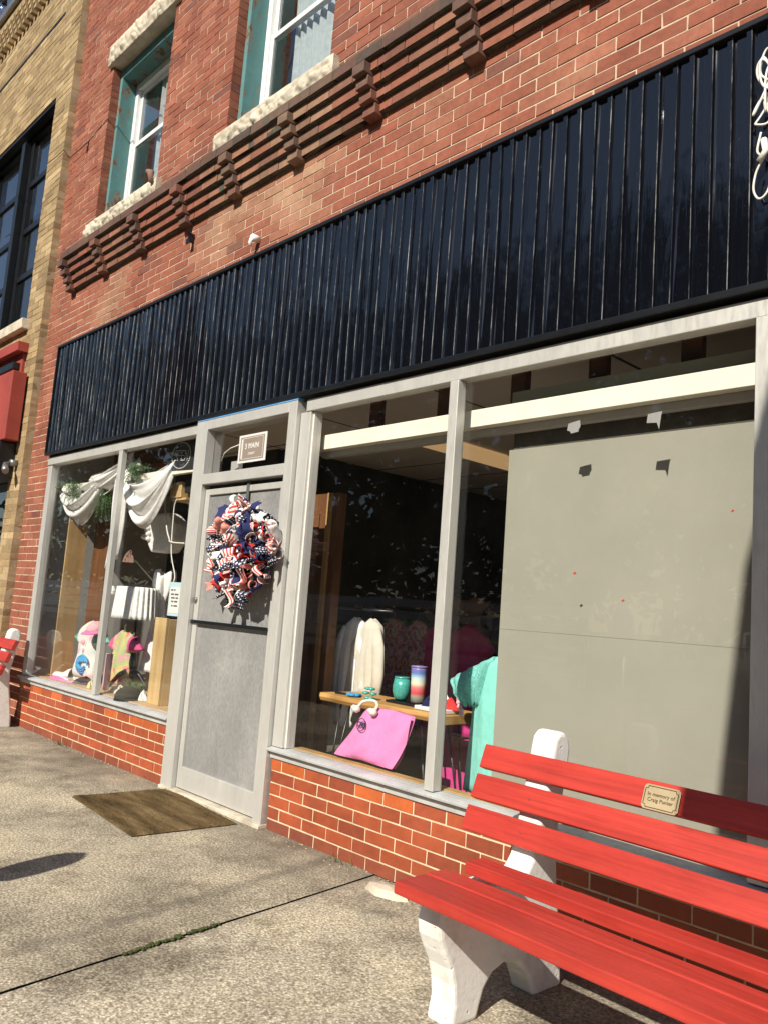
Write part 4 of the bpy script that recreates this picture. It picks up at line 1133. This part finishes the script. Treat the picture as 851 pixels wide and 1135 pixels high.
m = MB()
def fn(u, v): return (-6.27 + .09 * u + .01 * v, .11 + .02 * math.sin(u * 7), .48 + .28 * v)
m.grid(fn, 8, 6); tag(m.build('folded_towel', 'pale_pink', solid=.02), 'narrow pale pink cloth standing folded beside the window mullion', 'cloth')
# sneakers
def shoe(cx, cy, z, L, rot, label):
    t = thing('sneaker', label, 'shoe', (cx, cy, z), 'white sneakers on the shelf')
    MX = Matrix.Translation((cx, cy, z)) @ Matrix.Rotation(rot, 4, 'Z')
    m = MB()
    def up_(u, v):
        a = u * PI; x = (v - .5) * L; wdt = .042 * (1 - .35 * abs(v - .35)); h = .035 + .045 * sstep(.45, .95, v) if v > .05 else .02
        return tuple(MX @ Vector((x, wdt * math.cos(a), .018 + h * math.sin(a) ** .8)))
    m.grid(up_, 12, 16); m.build('upper', 'white_cloth', t, solid=.004)
    m = MB(); m.prism([(-L / 2 - .008, 0), (-L * .3, -.042), (L * .2, -.045), (L / 2 + .006, -.03), (L / 2 + .006, .03), (L * .2, .045), (-L * .3, .042)], 'z', 0, .022); m.v = [tuple(MX @ Vector(p)) for p in m.v]; m.build('sole', 'paper', t, bevel=.004)
    return t
shoe(-7.18, .17, .459, .25, R(8), 'white sneaker on the shelf nearer to the window corner')
shoe(-7.0, .27, .459, .25, R(14), 'white sneaker behind the other one below the printed shirt')
def pile(name, label, c, sx, sy, h, mat, sd, cat='clothing'):
    m = MB()
    def fn(u, v):
        a = u * 2 * PI; q = 1 - v; k = 1 + .25 * math.sin(a * 3 + sd) + .12 * math.sin(a * 7 + sd * 2)
        return (c[0] + sx * k * q * math.cos(a), c[1] + sy * k * q * math.sin(a), c[2] + h * math.sqrt(max(0, v)) * (1 + .35 * math.sin(a * 4 + sd + v * 5)) * (v > 0))
    m.grid(fn, 30, 8, close=True)
    return tag(m.build(name, mat), label, cat)
pile('pink_strap', 'flat pink belt bag laid along the plywood shelf edge', (-7.12, .105, .459), .24, .03, .02, 'pink', 1)
pile('grey_cloth', 'grey folded cloth on the shelf below the printed shirt', (-6.78, .20, .459), .13, .07, .05, 'dark_cloth', 2)
pile('yellow_flower', 'yellow artificial flower on the shelf beside the mullion', (-6.50, .12, .459), .035, .03, .05, 'yellow_cloth', 4, 'flower')
pile('paper_sheet', 'crumpled cream paper by the foot of the lamp stand', (-6.14, .2, .459), .10, .06, .05, 'offwhite', 3, 'paper')
pile('black_scarf', 'black scarf heaped by the pedestal behind the cap', (-5.75, .33, .459), .12, .09, .14, 'dark_cloth', 5)
pile('white_blossom', 'white artificial blossom between cap and pedestal', (-5.70, .17, .459), .035, .03, .06, 'white_cloth', 6, 'flower')
# lamp stand with gathered shade
lp = thing('lamp_stand', 'black turned lamp stand with white gathered shade in the left window', 'lamp', (-6.30, .35, .459))
m = MB(); m.lathe([(.022, .10), (.034, .13), (.036, .22), (.03, .30), (.038, .34), (.022, .38), (.03, .40), (.02, .425), (.011, .44), (.011, .60)], (-6.30, .35, .459), 18); m.build('stem', 'black_metal', lp)
for k in range(3):
    a = 2 * PI * k / 3 + .5
    m = MB(); m.tube([(-6.30 + math.cos(a) * q, .35 + math.sin(a) * q, .459 + z) for q, z in ((.02, .17), (.09, .13), (.16, .05), (.21, .012))], [.02, .019, .016, .014], 10); m.build('leg', 'black_metal', lp)
m = MB(); m.tube([(-6.27, .35, .86), (-6.24, .34, .88)], .012); m.build('knob', 'black_metal', lp)
m = MB()
def fn(u, v):
    a = u * 2 * PI; r = (.225 + .03 * (1 - v)) * (1 + .05 * math.sin(a * 26)); return (-6.33 + r * math.cos(a), .35 + r * .62 * math.sin(a), 1.04 + .26 * v)
m.grid(fn, 156, 8, close=True); m.build('shade', 'white_cloth', lp, solid=.003)
m = MB(); m.lathe([(.215, 0), (.22, .006)], (-6.33, .35, 1.296), 30, sq=(1, .62)); m.build('shade_top', 'white_cloth', lp)
m = MB()
for k in range(5): m.lathe([(.004, 0), (.02, .012), (.018, .03), (.004, .04)], (-6.55 + .012 * math.cos(k * 1.3), .235, 1.24 + .02 * math.sin(k * 1.3)), 9)
m.build('bow', 'white_cloth', lp)
m = MB()
def fn(u, v):
    a = u * 2 * PI; w_ = .05 + (.10 * (1 - v / .7) if v < .7 else .055 * math.sin((v - .7) / .3 * PI * .7)) 
    w_ *= 1 + (.12 + .16 * (v > .75)) * math.sin(a * 6 + v * 3)
    return (-6.25 + w_ * math.cos(a) + .05 * v, .52 + w_ * .6 * math.sin(a), .62 + .82 * v + (.03 * math.sin(a * 2 + 1) * sstep(.8, 1, v)))
m.grid(fn, 48, 30, close=True)
tag(m.build('white_dress', 'white_cloth', solid=.004), 'white dress gathered at the top hanging behind the lamp stand in the left window', 'dress')
m = MB(); m.box(-6.62, -6.15, .66, .69, .459, 1.04); 
for k in range(2):
    for q in range(5): m.box(-6.60 + k * .235, -6.40 + k * .235, .648, .66, .52 + q * .10, .60 + q * .10)
tag(m.build('white_shutter', 'shutter', bevel=.003), 'white panelled shutter leaning behind the dress in the left window', 'shutter')
# pedestal
pd = thing('wooden_pedestal', 'tall pale pine box pedestal on the shelf next to the door frame', 'pedestal', (-5.46, .22, .459))
bx('front_board', 'pine', pd, -5.565, -5.395, .13, .149, .459, 1.085); bx('side_board', 'pine', pd, -5.414, -5.395, .151, .34, .459, 1.075); bx('side_board', 'pine', pd, -5.565, -5.546, .151, .34, .459, 1.075); bx('top_board', 'pine', pd, -5.56, -5.40, .151, .34, 1.05, 1.072)
# plywood strip
m = MB(); m.box(-7.425, -7.405, .15, .33, .459, 1.965); tag(m.build('plywood_board', 'plywood', bevel=.001), 'tall plywood board on edge at the left end of the display', 'board')
m = MB(); m.box(-7.40, -7.10, .40, .42, .459, 1.9); tag(m.build('plywood_sheet', 'cabinet', bevel=.001), 'brown board standing upright behind the plywood board', 'board')
# swags and garland
def swag(name, label, p0, p1, sag, wd, mat, sd):
    m = MB(); p0 = Vector(p0); p1 = Vector(p1)
    def fn(u, v):
        p = p0.lerp(p1, u); sn = math.sin(u * PI) ** .65; drop = sag * sn * (.35 + .65 * v)
        pinch = .25 + .75 * sn
        f = (.03 * math.sin(v * 19 + sd + u * 3) + .012 * math.sin(v * 37 + u * 9 + sd)) * pinch
        return (p.x + .02 * math.sin(v * 9 + sd), p.y - .05 * math.sin(v * PI) * pinch + f, p.z - drop - wd * v * pinch + .012 * math.sin(v * 13 + u * 8))
    m.grid(fn, 54, 54); return tag(m.build(name, mat, solid=.004), label, 'drapery', 'white draped swags across the left window')
swag('cloth_swag', 'white cloth swag hanging lowest at the left end of the window', (-7.66, .15, 2.24), (-6.72, .14, 2.27), .16, .26, 'white_cloth', 0)
swag('cloth_swag', 'white cloth swag stretched between left bundle and mullion', (-7.05, .16, 2.26), (-6.33, .13, 2.33), .02, .20, 'white_cloth', 2)
swag('cloth_swag', 'deep white cloth swag hanging between mullion and OPEN board', (-6.33, .14, 2.30), (-5.52, .13, 2.28), .26, .26, 'white_cloth', 4)
def frond_bundle(name, label, c, n, L, down, sd, cat='greenery', group=None):
    r2 = random.Random(sd); m = MB()
    for k in range(n):
        a = r2.uniform(0, 2 * PI); l = L * r2.uniform(.6, 1.1)
        d = Vector((math.cos(a), math.sin(a) * .35, r2.uniform(-.6, .5) - down)).normalized(); p = Vector(c) + Vector((r2.uniform(-.05, .05), r2.uniform(-.02, .02), r2.uniform(-.03, .03)))
        pts = []
        for q in range(9):
            pts.append(p.copy()); p = p + d * l / 8; d = (d + Vector((0, 0, -.12 if down > 0 else -.05))).normalized()
        m.tube(pts, .0015, 4)
        for q in range(1, 9):
            for s in (-1, 1):
                for w_ in range(2):
                    t = (pts[q] - pts[q - 1]).normalized(); sd_ = t.cross(Vector((0, -1, .2))).normalized() * s
                    tip = pts[q] + sd_ * .03 * (1.15 - q / 9) + t * .012 + Vector((0, r2.uniform(-.008, .008), 0)); b = pts[q] - t * .006 * w_
                    n_ = len(m.v); m.v += [tuple(b - t * .003), tuple(b + t * .003), tuple(tip)]; m.face([n_, n_ + 1, n_ + 2])
    return tag(m.build(name, 'leaf', None, recalc=False), label, cat, group)
frond_bundle('fern_garland', 'green fern spray draped over the leftmost white swag', (-7.25, .06, 2.17), 26, .26, .3, 1, group='green sprays among the swags')
frond_bundle('fern_garland', 'green fern spray hanging just left of the window mullion', (-6.72, .14, 2.12), 34, .30, .9, 2, group='green sprays among the swags')
frond_bundle('fern_garland', 'green fern spray tucked into the deep swag right of the mullion', (-6.05, .06, 2.24), 26, .20, .1, 3, group='green sprays among the swags')
pile('white_rosette', 'white cloth rosette above the deep right swag', (-6.10, .12, 2.22), .08, .05, .09, 'white_cloth', 9, 'drapery')
frond_bundle('potted_fern', 'small green fern on the shelf behind the black cap', (-5.93, .22, .50), 46, .09, -.6, 4, 'plant')
m = MB()
def fn(u, v): return (-6.50 + .22 * u * (.6 + .4 * v) + .02 * math.sin(v * 6), .13 + .03 * math.sin(u * 14), 1.40 + (2.25 - 1.40) * v + .12 * u * (1 - v))
m.grid(fn, 24, 14); tag(m.build('hanging_strip', 'white_cloth', solid=.003), 'narrow white cloth hanging straight down behind the mullion', 'drapery')
# octagonal shade on cord
hx = thing('octagonal_shade', 'grey octagonal paper shade hanging in the left window', 'lamp shade', (-6.22, .5, 1.6))
m = MB()
pr = [(-.28, .09), (-.17, .165), (.10, .165), (.25, .07), (.25, -.06), (.13, -.165), (-.12, -.165), (-.27, -.02)]
m.prism([(-6.22 + a, 1.77 + b) for a, b in pr], 'y', .43, .57); m.build('shade', 'lace', hx, bevel=.02)
m = MB(); m.tube([(-6.2, .5, 1.93), (-6.19, .5, 2.6)], .004, 6); m.build('cord', 'black_matte', hx)
m = MB()
for k in range(7): m.lathe([(.004, 0), (.025, .015), (.02, .035), (.004, .045)], (-6.42 + .045 * math.cos(k * 1.1), .42, 1.74 + .05 * math.sin(k * 1.9)), 9)
m.build('bow', 'white_cloth', hx)
wb = thing('small_crate', 'small wooden box hanging under the OPEN board', 'box', (-5.5, .22, 1.98))
bx('front_board', 'pine', wb, -5.68, -5.51, .20, .215, 1.995, 2.115); bx('side_board', 'pine', wb, -5.525, -5.51, .216, .38, 1.995, 2.115); bx('bottom_board', 'pine', wb, -5.67, -5.45, .21, .40, 1.975, 1.992)
for q, lb in (((-5.50, -5.33, .22, .34, 2.03, 2.13), 'black power adapter against the right side of the small wooden box'), ((-5.88, -5.80, .25, .30, 2.03, 2.11), 'black power adapter hanging left of the small wooden box')):
    m = MB(); m.box(*q); tag(m.build('power_adapter', 'black_matte', bevel=.006), lb, 'adapter')
m = MB(); m.tube(smooth([(-5.84, .25, 2.05), (-5.83, .25, 1.95), (-5.78, .24, 1.86), (-5.70, .22, 1.75), (-5.58, .18, 1.68), (-5.40, .10, 1.64), (-5.10, .04, 1.62)]), .006, 8)
m.tube(smooth([(-5.56, .2, 1.985), (-5.59, .2, 1.93), (-5.585, .2, 1.82), (-5.56, .19, 1.70), (-5.50, .17, 1.55), (-5.33, .12, 1.40), (-5.25, .07, 1.34)]), .0045, 8)
tag(m.build('extension_cord', 'rubber'), 'white cords looping down from the small wooden box', 'cable')
pile('dried_flower', 'dried beige flower head hanging before the dark back of the display', (-6.85, .5, 1.52), .07, .04, .09, 'brown_cloth', 7, 'flower')

# ------------------------------------------------------------------ right display
tb = thing('slab_table', 'live edge wooden table on thin black legs in the right window', 'table', (-3.22, .42, 0))
m = MB()
def edge(x, s): return .42 + s * (.165 + .022 * noise.noise(Vector((x * 5, s * 3, 0))))
nx = 30; n0 = 0
for i in range(nx + 1):
    x = -3.76 + 1.0 * i / nx
    for (s, z, k) in ((-1, .705, .93), (-1, .728, 1.02), (-1, .750, 1.0), (1, .750, 1.0), (1, .705, .95)):
        m.v.append((x + .01 * noise.noise(Vector((i * .1, z * 30, 1))), .42 + (edge(x, s) - .42) * k, z))
for i in range(nx):
    for k in range(5): a = i * 5; m.face([a + k, a + 5 + k, a + 5 + (k + 1) % 5, a + (k + 1) % 5])
m.face([0, 1, 2, 3, 4]); m.face([nx * 5 + k for k in range(5)][::-1]); m.build('top', 'slab', tb, bevel=.003)
for x, sx in ((-3.62, -1), (-2.90, 1)):
    for y, sy in ((.32, -1), (.52, 1)):
        m = MB(); m.tube([(x, y, .705), (x + sx * .05, y + sy * .04, .016)], .006, 7); m.tube([(x + sx * -.08, y, .705), (x + sx * .05, y + sy * .04, .016)], .006, 7); m.build('leg', 'black_metal', tb)
bag = thing('pink_bag', 'pink canvas bag with dark monogram and rope handles slumped on the sill', 'bag', (-3.2, .17, .482))
m = MB()
def fn(u, v, s=-1):
    uu, vv = 2 * u - 1, 2 * v - 1
    k = 1 - .10 * (uu * vv) ** 2                      # rounded corners
    uu *= k; vv *= k; a, c_ = (uu + 1) / 2, (vv + 1) / 2
    xl = -3.42 + .21 * c_ ** .75; xr = -2.91 + .05 * c_
    x = xl + (xr - xl) * a
    z = .457 + .29 * c_ + .018 * math.sin(a * PI) * (1 - c_)
    b = max(0, (1 - uu ** 4)) ** .5 * max(0, (1 - vv ** 4)) ** .5
    return (x, .092 + .06 * v + s * .035 * b + (.006 * math.sin(u * 9 + v * 4) + .004 * math.sin(u * 17 - v * 9)) * b, z)
m.grid(lambda u, v: fn(u, v, -1), 26, 20); m.grid(lambda u, v: fn(u, v, 1), 26, 20, flip=True); m.build('body', 'pink', bag)
m = MB()
for x in (-3.24, -3.11):
    m.lathe([(.004, 0), (.020, .010), (.024, .024), (.015, .036), (.004, .042)], (x, .095, .705), 10)
    m.lathe([(.004, 0), (.014, .01), (.016, .02), (.004, .03)], (x - .028, .10, .715), 9)
m.tube(smooth([(-3.24, .10, .73), (-3.23, .13, .765), (-3.17, .15, .775), (-3.12, .13, .76), (-3.11, .10, .73)]), .008, 8); m.build('handle', 'rope', bag)
m = MB(); m.tube([(-3.175 + .031 * math.cos(a), .077 + .006 * math.sin(a), .655 + .031 * math.sin(a)) for a in [2 * PI * q / 24 for q in range(25)]], .0022, 6); m.build('monogram_ring', 'navy', bag)
text_mesh('monogram', 'CRB', .036, 'navy', bag, Matrix.Translation((-3.175, .0755, .655)) @ Matrix.Rotation(R(-10), 4, 'X') @ FACE, .0012, .85, .001)
m = MB(); m.lathe([(.026, 0), (.040, .015), (.050, .05), (.050, .08), (.042, .12)], (-3.24, .42, .765), 20); m.lathe([(.043, 0), (.043, .008)], (-3.24, .42, .886), 20)
tag(m.build('teal_tumbler', 'teal_gloss'), 'rounded teal tumbler standing on the live edge table', 'cup')
m = MB(); m.lathe([(.036, 0), (.038, .01), (.044, .18), (.044, .19)], (-3.115, .42, .765), 20); m.lathe([(.046, 0), (.046, .009), (.01, .012)], (-3.115, .42, .956), 20)
tag(m.build('rainbow_tumbler', 'rainbow'), 'tall striped rainbow tumbler right of the teal one', 'cup')
m = MB(); m.box(-3.30, -3.05, .36, .48, .752, .764); tag(m.build('riser_tray', 'black_metal', bevel=.002), 'black riser under the two tumblers', 'tray')
for (x, y, r, mt_, lb) in ((-3.40, .34, .05, 'teal_gloss', 'teal flower ornament standing on the table edge'), (-3.53, .33, .045, 'blue_print', 'blue flower ornament lying at the left of the table')):
    m = MB()
    for k in range(6):
        a = k * PI / 3; m.lathe([(.002, 0), (r * .42, .006), (r * .42, .014), (.002, .02)], (x + r * .6 * math.cos(a), y - .01, .775 + r * .6 * math.sin(a)) if 'standing' in lb else (x + r * .6 * math.cos(a), y + r * .6 * math.sin(a), .752), 10)
    tag(m.build('flower_ornament', mt_), lb, 'ornament')
m = MB(); m.box(-3.02, -2.80, .30, .42, .752, .772); tag(m.build('white_card_box', 'paper', bevel=.003), 'flat white box at the right end of the table', 'box')
pile('navy_pouch', 'navy blue pouch on the flat white box', (-2.95, .36, .773), .06, .04, .05, 'navy', 1, 'pouch'); pile('red_pouch', 'dark red pouch beside the navy pouch', (-2.83, .37, .773), .05, .035, .045, 'red_cloth', 2, 'pouch')
pile('white_bow', 'white bow behind the navy pouch', (-2.90, .40, .80), .04, .02, .04, 'white_cloth', 3, 'bow')
m = MB(); m.tube([(-3.68, .32, .757), (-3.50, .36, .757)], .007); tag(m.build('black_pen', 'black_matte'), 'thin black stick lying at the left end of the table', 'pen')
# wardrobe, racks
wd_ = thing('wooden_door_leaf', 'brown wooden door leaf with lighter edge trim standing inside the right window', 'door', (-4.5, .5, .016))
bx('leaf', 'cabinet', wd_, -4.75, -3.95, .45, .52, .016, 1.98); bx('trim', 'trim_wood', wd_, -4.04, -4.00, .43, .449, .016, 1.98); bx('raised_panel', 'cabinet', wd_, -4.62, -4.12, .44, .449, 1.15, 1.85); bx('raised_panel', 'cabinet', wd_, -4.62, -4.12, .44, .449, .15, 1.02)
cr_ = thing('coat_stand', 'short rail carrying the white coats beside the wooden door leaf', 'rack', (-4.0, .78, .016))
m = MB(); m.tube([(-4.15, .66, 1.25), (-3.6, .66, 1.25)], .008, 8); m.build('rail', 'black_metal', cr_); m = MB(); m.tube([(-4.15, .66, 1.25), (-4.15, .66, .02)], .01, 8); m.build('upright', 'black_metal', cr_)
for (x, mt_, lb, z0, w_) in ((-3.92, 'white_cloth', 'long white coat hanging nearest the wooden door leaf', .52, .2), (-3.77, 'offwhite', 'cream long coat hanging right of the white coat', .56, .18)):
    g_ = garment('coat', lb, 'coat', x, .66, z0, 1.20, w_, .14, mt_, 'coats on the short rail', flare=1.25, neck=.38, sd=x * 7, folds=5)
    for sg_ in (-1, 1):
        m = MB(); m.tube([(x + sg_ * w_ * .33, .65, 1.13), (x + sg_ * w_ * .56, .63, 1.02), (x + sg_ * w_ * .66, .61, .86), (x + sg_ * w_ * .68, .60, .70)], [.035, .05, .046, .04], 12)
        m.v = [(q[0], .63 + (q[1] - .63) * .6 + .004 * math.sin(q[2] * 60), q[2]) for q in m.v]; m.build('sleeve', mt_, g_)
RY = 2.35
rk = thing('clothes_rack', 'black clothes rail behind the live edge table', 'rack', (-3.8, RY, .016))
m = MB(); m.tube([(-5.6, RY, 1.27), (-4.1, RY, 1.27)], .011, 10); m.build('rail', 'black_metal', rk)
for x in (-5.6, -3.15):
    m = MB(); m.tube([(x, RY, 1.27), (x, RY, .03)], .011, 10); m.tube([(x, RY - .2, .03), (x, RY + .2, .03)], .011, 8); m.build('upright', 'black_metal', rk)
G = 'clothes hanging on the rail behind the table'
for (x, mt_, lb, z0, w_, nm, sl) in ((-5.30, 'floral', 'dark floral dress at the left end of the back rail', .3, .36, 'dress', 0), (-5.0, 'floral', 'floral dress beside the magenta dress on the back rail', .3, .3, 'dress', 0), (-4.72, 'magenta', 'magenta dress towards the right of the back rail', .22, .32, 'dress', .14), (-4.42, 'magenta', 'magenta top at the right end of the back rail', .3, .28, 'blouse', .14)):
    g_ = garment(nm, lb, nm, x, RY, z0, 1.20, w_, .16, mt_, G, flare=1.2, sleeves=sl, sd=x * 7, folds=4)
    m = MB(); m.tube([(x - w_ * .3, RY, 1.18), (x, RY, 1.215), (x, RY, 1.27), (x + .012, RY, 1.285), (x + .02, RY, 1.27)], .003, 6); m.build('hanger', 'steel', g_)
G2 = 'clothes hanging deep inside the dark shop'
rk2 = thing('clothes_rack', 'clothes rail deep inside the dark shop', 'rack', (-4.2, 3.0, .016))
m = MB(); m.tube([(-5.6, 3.0, 1.5), (-3.2, 3.0, 1.5)], .012, 8); m.tube([(-5.6, 3, 1.5), (-5.6, 3, .03)], .012, 8); m.tube([(-3.2, 3, 1.5), (-3.2, 3, .03)], .012, 8); m.build('rail', 'black_metal', rk2)
for (x, mt_, lb) in ((-5.2, 'brown_cloth', 'brown shirt at the far end of the deep rail'), (-4.9, 'brown_cloth', 'second brown shirt on the deep rail'), (-4.55, 'dark_cloth', 'black shirt on the deep rail next to the yellow one'), (-4.30, 'yellow_cloth', 'dull yellow shirt hanging on the deep rail'), (-4.0, 'dark_cloth', 'black shirt at the near end of the deep rail')):
    garment('hung_shirt', lb, 'shirt', x, 3.0, .85, 1.45, .28, .2, mt_, G2, flare=1.05, sleeves=.2, sd=x * 3)
tq = garment('turquoise_blouse', 'turquoise blouse with lace sleeve hanging against the grey partition', 'blouse', -2.44, .37, .40, 1.075, .42, .13, 'turq', flare=1.25, neck=.6, sd=2, folds=4)
m = MB()
def fn(u, v):
    a = Vector((-2.54, .34, 1.065)).lerp(Vector((-2.765, .30, .935)), u); b = Vector((-2.60, .34, .82)).lerp(Vector((-2.70, .30, .81)), u)
    p = a.lerp(b, v); return (p.x + .006 * math.sin(v * 50) * u, p.y - .05 * math.sin(u * PI * .8) * math.sin((.15 + .85 * v) * PI) + .008 * math.sin(u * 22), p.z + .008 * math.sin(u * 40) * v)
m.grid(fn, 40, 10); m.build('lace_sleeve', 'teal_lace', tq, solid=.003)
m = MB()
for k in range(9): m.lathe([(.003, 0), (.014, .008), (.012, .02), (.003, .026)], (-2.75 + .007 * k + .004 * math.sin(k * 2), .30, .90 - .018 * k), 8)
m.build('pink_fringe', 'pale_pink', tq)
m = MB(); m.tube([(-2.52, .37, 1.06), (-2.44, .37, 1.09), (-2.36, .37, 1.06)], .006, 8); m.tube([(-2.44, .37, 1.09), (-2.44, .36, 1.14)], .004, 6); m.build('hanger', 'hot_pink', tq)
m = MB(); m.box(-3.15, -2.75, .62, .9, .016, .55); tag(m.build('pink_tote', 'magenta', bevel=.03), 'magenta tote bag on the shop floor under the table', 'bag')

# ------------------------------------------------------------------ across the street (seen in the glass and the glossy siding)
def tree(x, y, h, sd, label):
    r2 = random.Random(sd); t = thing('street_tree', label, 'tree', (x, y, -.06), 'trees across the street')
    m = MB(); m.tube([(x, y, -.06), (x + .1, y, h * .25), (x, y, h * .5), (x + .1, y, h * .8)], [.28, .2, .14, .05], 9)
    for k in range(7):
        a = r2.uniform(0, 6.28); b = h * r2.uniform(.3, .6); l = h * .22; m.tube([(x, y, b), (x + math.cos(a) * l * .6, y + math.sin(a) * l * .6, b + l * .5), (x + math.cos(a) * l, y + math.sin(a) * l, b + l)], [.09, .06, .02], 6)
    m.build('trunk', 'bark', t)
    m = MB(); cl = []; h *= 1.0
    for k in range(75):
        a = r2.uniform(0, 6.28); q = r2.random(); zz = h * (.08 + .86 * q); rad = h * .30 * math.sin(PI * (.22 + .72 * q)) * r2.uniform(.5, 1.05)
        cl.append((Vector((x + math.cos(a) * rad, y + math.sin(a) * rad, zz)), h * r2.uniform(.07, .13)))
    for c_, rr in cl:
        for k in range(60):
            d = Vector((r2.gauss(0, 1), r2.gauss(0, 1), r2.gauss(0, .8))).normalized() * rr * r2.random() ** .4
            p = c_ + d; u = Vector((r2.gauss(0, 1), r2.gauss(0, 1), r2.gauss(0, 1))).normalized(); v = u.orthogonal().normalized(); s_ = r2.uniform(.26, .55)
            n = len(m.v); m.v += [tuple(p - u * s_), tuple(p + v * s_ * .6), tuple(p + u * s_), tuple(p - v * s_ * .6)]; m.face([n, n + 1, n + 2, n + 3])
    m.build('crown', 'tree_leaf', t, recalc=False)
tr_pos = [(3, -30, 20), (-4, -31, 22), (-11, -30, 20), (-18, -32, 22.5), (-25, -30, 21), (-32, -32, 23), (-39, -30, 21.5), (-46, -32, 23), (-54, -30, 23), (-62, -32, 24), (-72, -31, 25), (-83, -32, 25)]
for k, (x, y, h) in enumerate(tr_pos):
    tree(x, y, h, 100 + k, 'broad leafy tree across the street, number %s along the row from the right' % ['one', 'two', 'three', 'four', 'five', 'six', 'seven', 'eight', 'nine', 'ten', 'eleven', 'twelve'][k])
fe = thing('plank_fence', 'pale horizontal plank fence across the street', 'fence', (-30, -13, -.05))
for k in range(20):
    x = -52 + k * 2.2; bx('post', 'shutter', fe, x, x + .12, -13.0, -12.88, -.05, 1.75)
m = MB()
for z in (.15, .48, .81, 1.14, 1.47): m.box(-52, -10, -12.879, -12.85, z, z + .22)
m.build('rails', 'shutter', fe)
pr_ = thing('porch_railing', 'white balustrade of a porch across the street', 'railing', (-18, -12.3, -.05))
m = MB(); m.box(-19.3, -16.5, -12.34, -12.26, 1.5, 1.58); m.box(-19.3, -16.5, -12.34, -12.26, .95, 1.0); m.build('rail', 'white_paint', pr_)
m = MB()
for k in range(24): m.box(-19.25 + k * .118, -19.21 + k * .118, -12.32, -12.28, 1.0, 1.5)
m.build('balusters', 'white_paint', pr_)
for x in (-19.4, -16.5): bx('post', 'white_paint', pr_, x, x + .12, -12.36, -12.24, -.05, 1.7)
# unseen parking meter and lamp post with a banner added for their shadows
pm = thing('added_parking_meter', 'unseen grey parking meter added behind the viewer to cast its shadow', 'parking meter', (-3.31, -2.80, 0))
m = MB(); m.tube([(-3.31, -2.80, -.02), (-3.31, -2.80, 1.08)], .028, 10); m.build('post', 'steel', pm)
m = MB(); m.lathe([(.05, 0), (.085, .05), (.10, .16), (.095, .26), (.07, .34), (.02, .39)], (-3.31, -2.80, 1.06), 16, sq=(1, .6)); m.build('meter_head', 'steel', pm)
lpz = thing('added_lamp_post', 'unseen black lamp post added to cast shade from a cloth banner at the kerb', 'lamp post', (.75, -3.3, 0))
m = MB(); m.tube([(.75, -3.3, -.02), (.75, -3.3, 6)], [.07, .05], 12); m.build('post', 'black_metal', lpz)
m = MB(); m.lathe([(.05, 0), (.16, .1), (.18, .3), (.05, .5)], (.75, -3.3, 6), 14); m.build('lantern', 'paper', lpz)
m = MB(); by = -3.3; k3 = .3 * 3.3; dz = .82 * 3.3
m.prism([(.70, 3.1 + dz)] + [(a_ + k3, b_ + dz) for a_, b_ in ((-.98, 3.1), (-1.03, 2.6), (-1.10, 2.19), (-1.15, 1.965), (-1.215, 1.69), (-1.29, .92), (-1.33, .33))] + [(.70, .33 + dz)], 'y', by - .008, by + .008); m.build('blocker', 'red_panel', lpz)  # made-up sun blocker, its edge cut to the outline of the wanted shadow
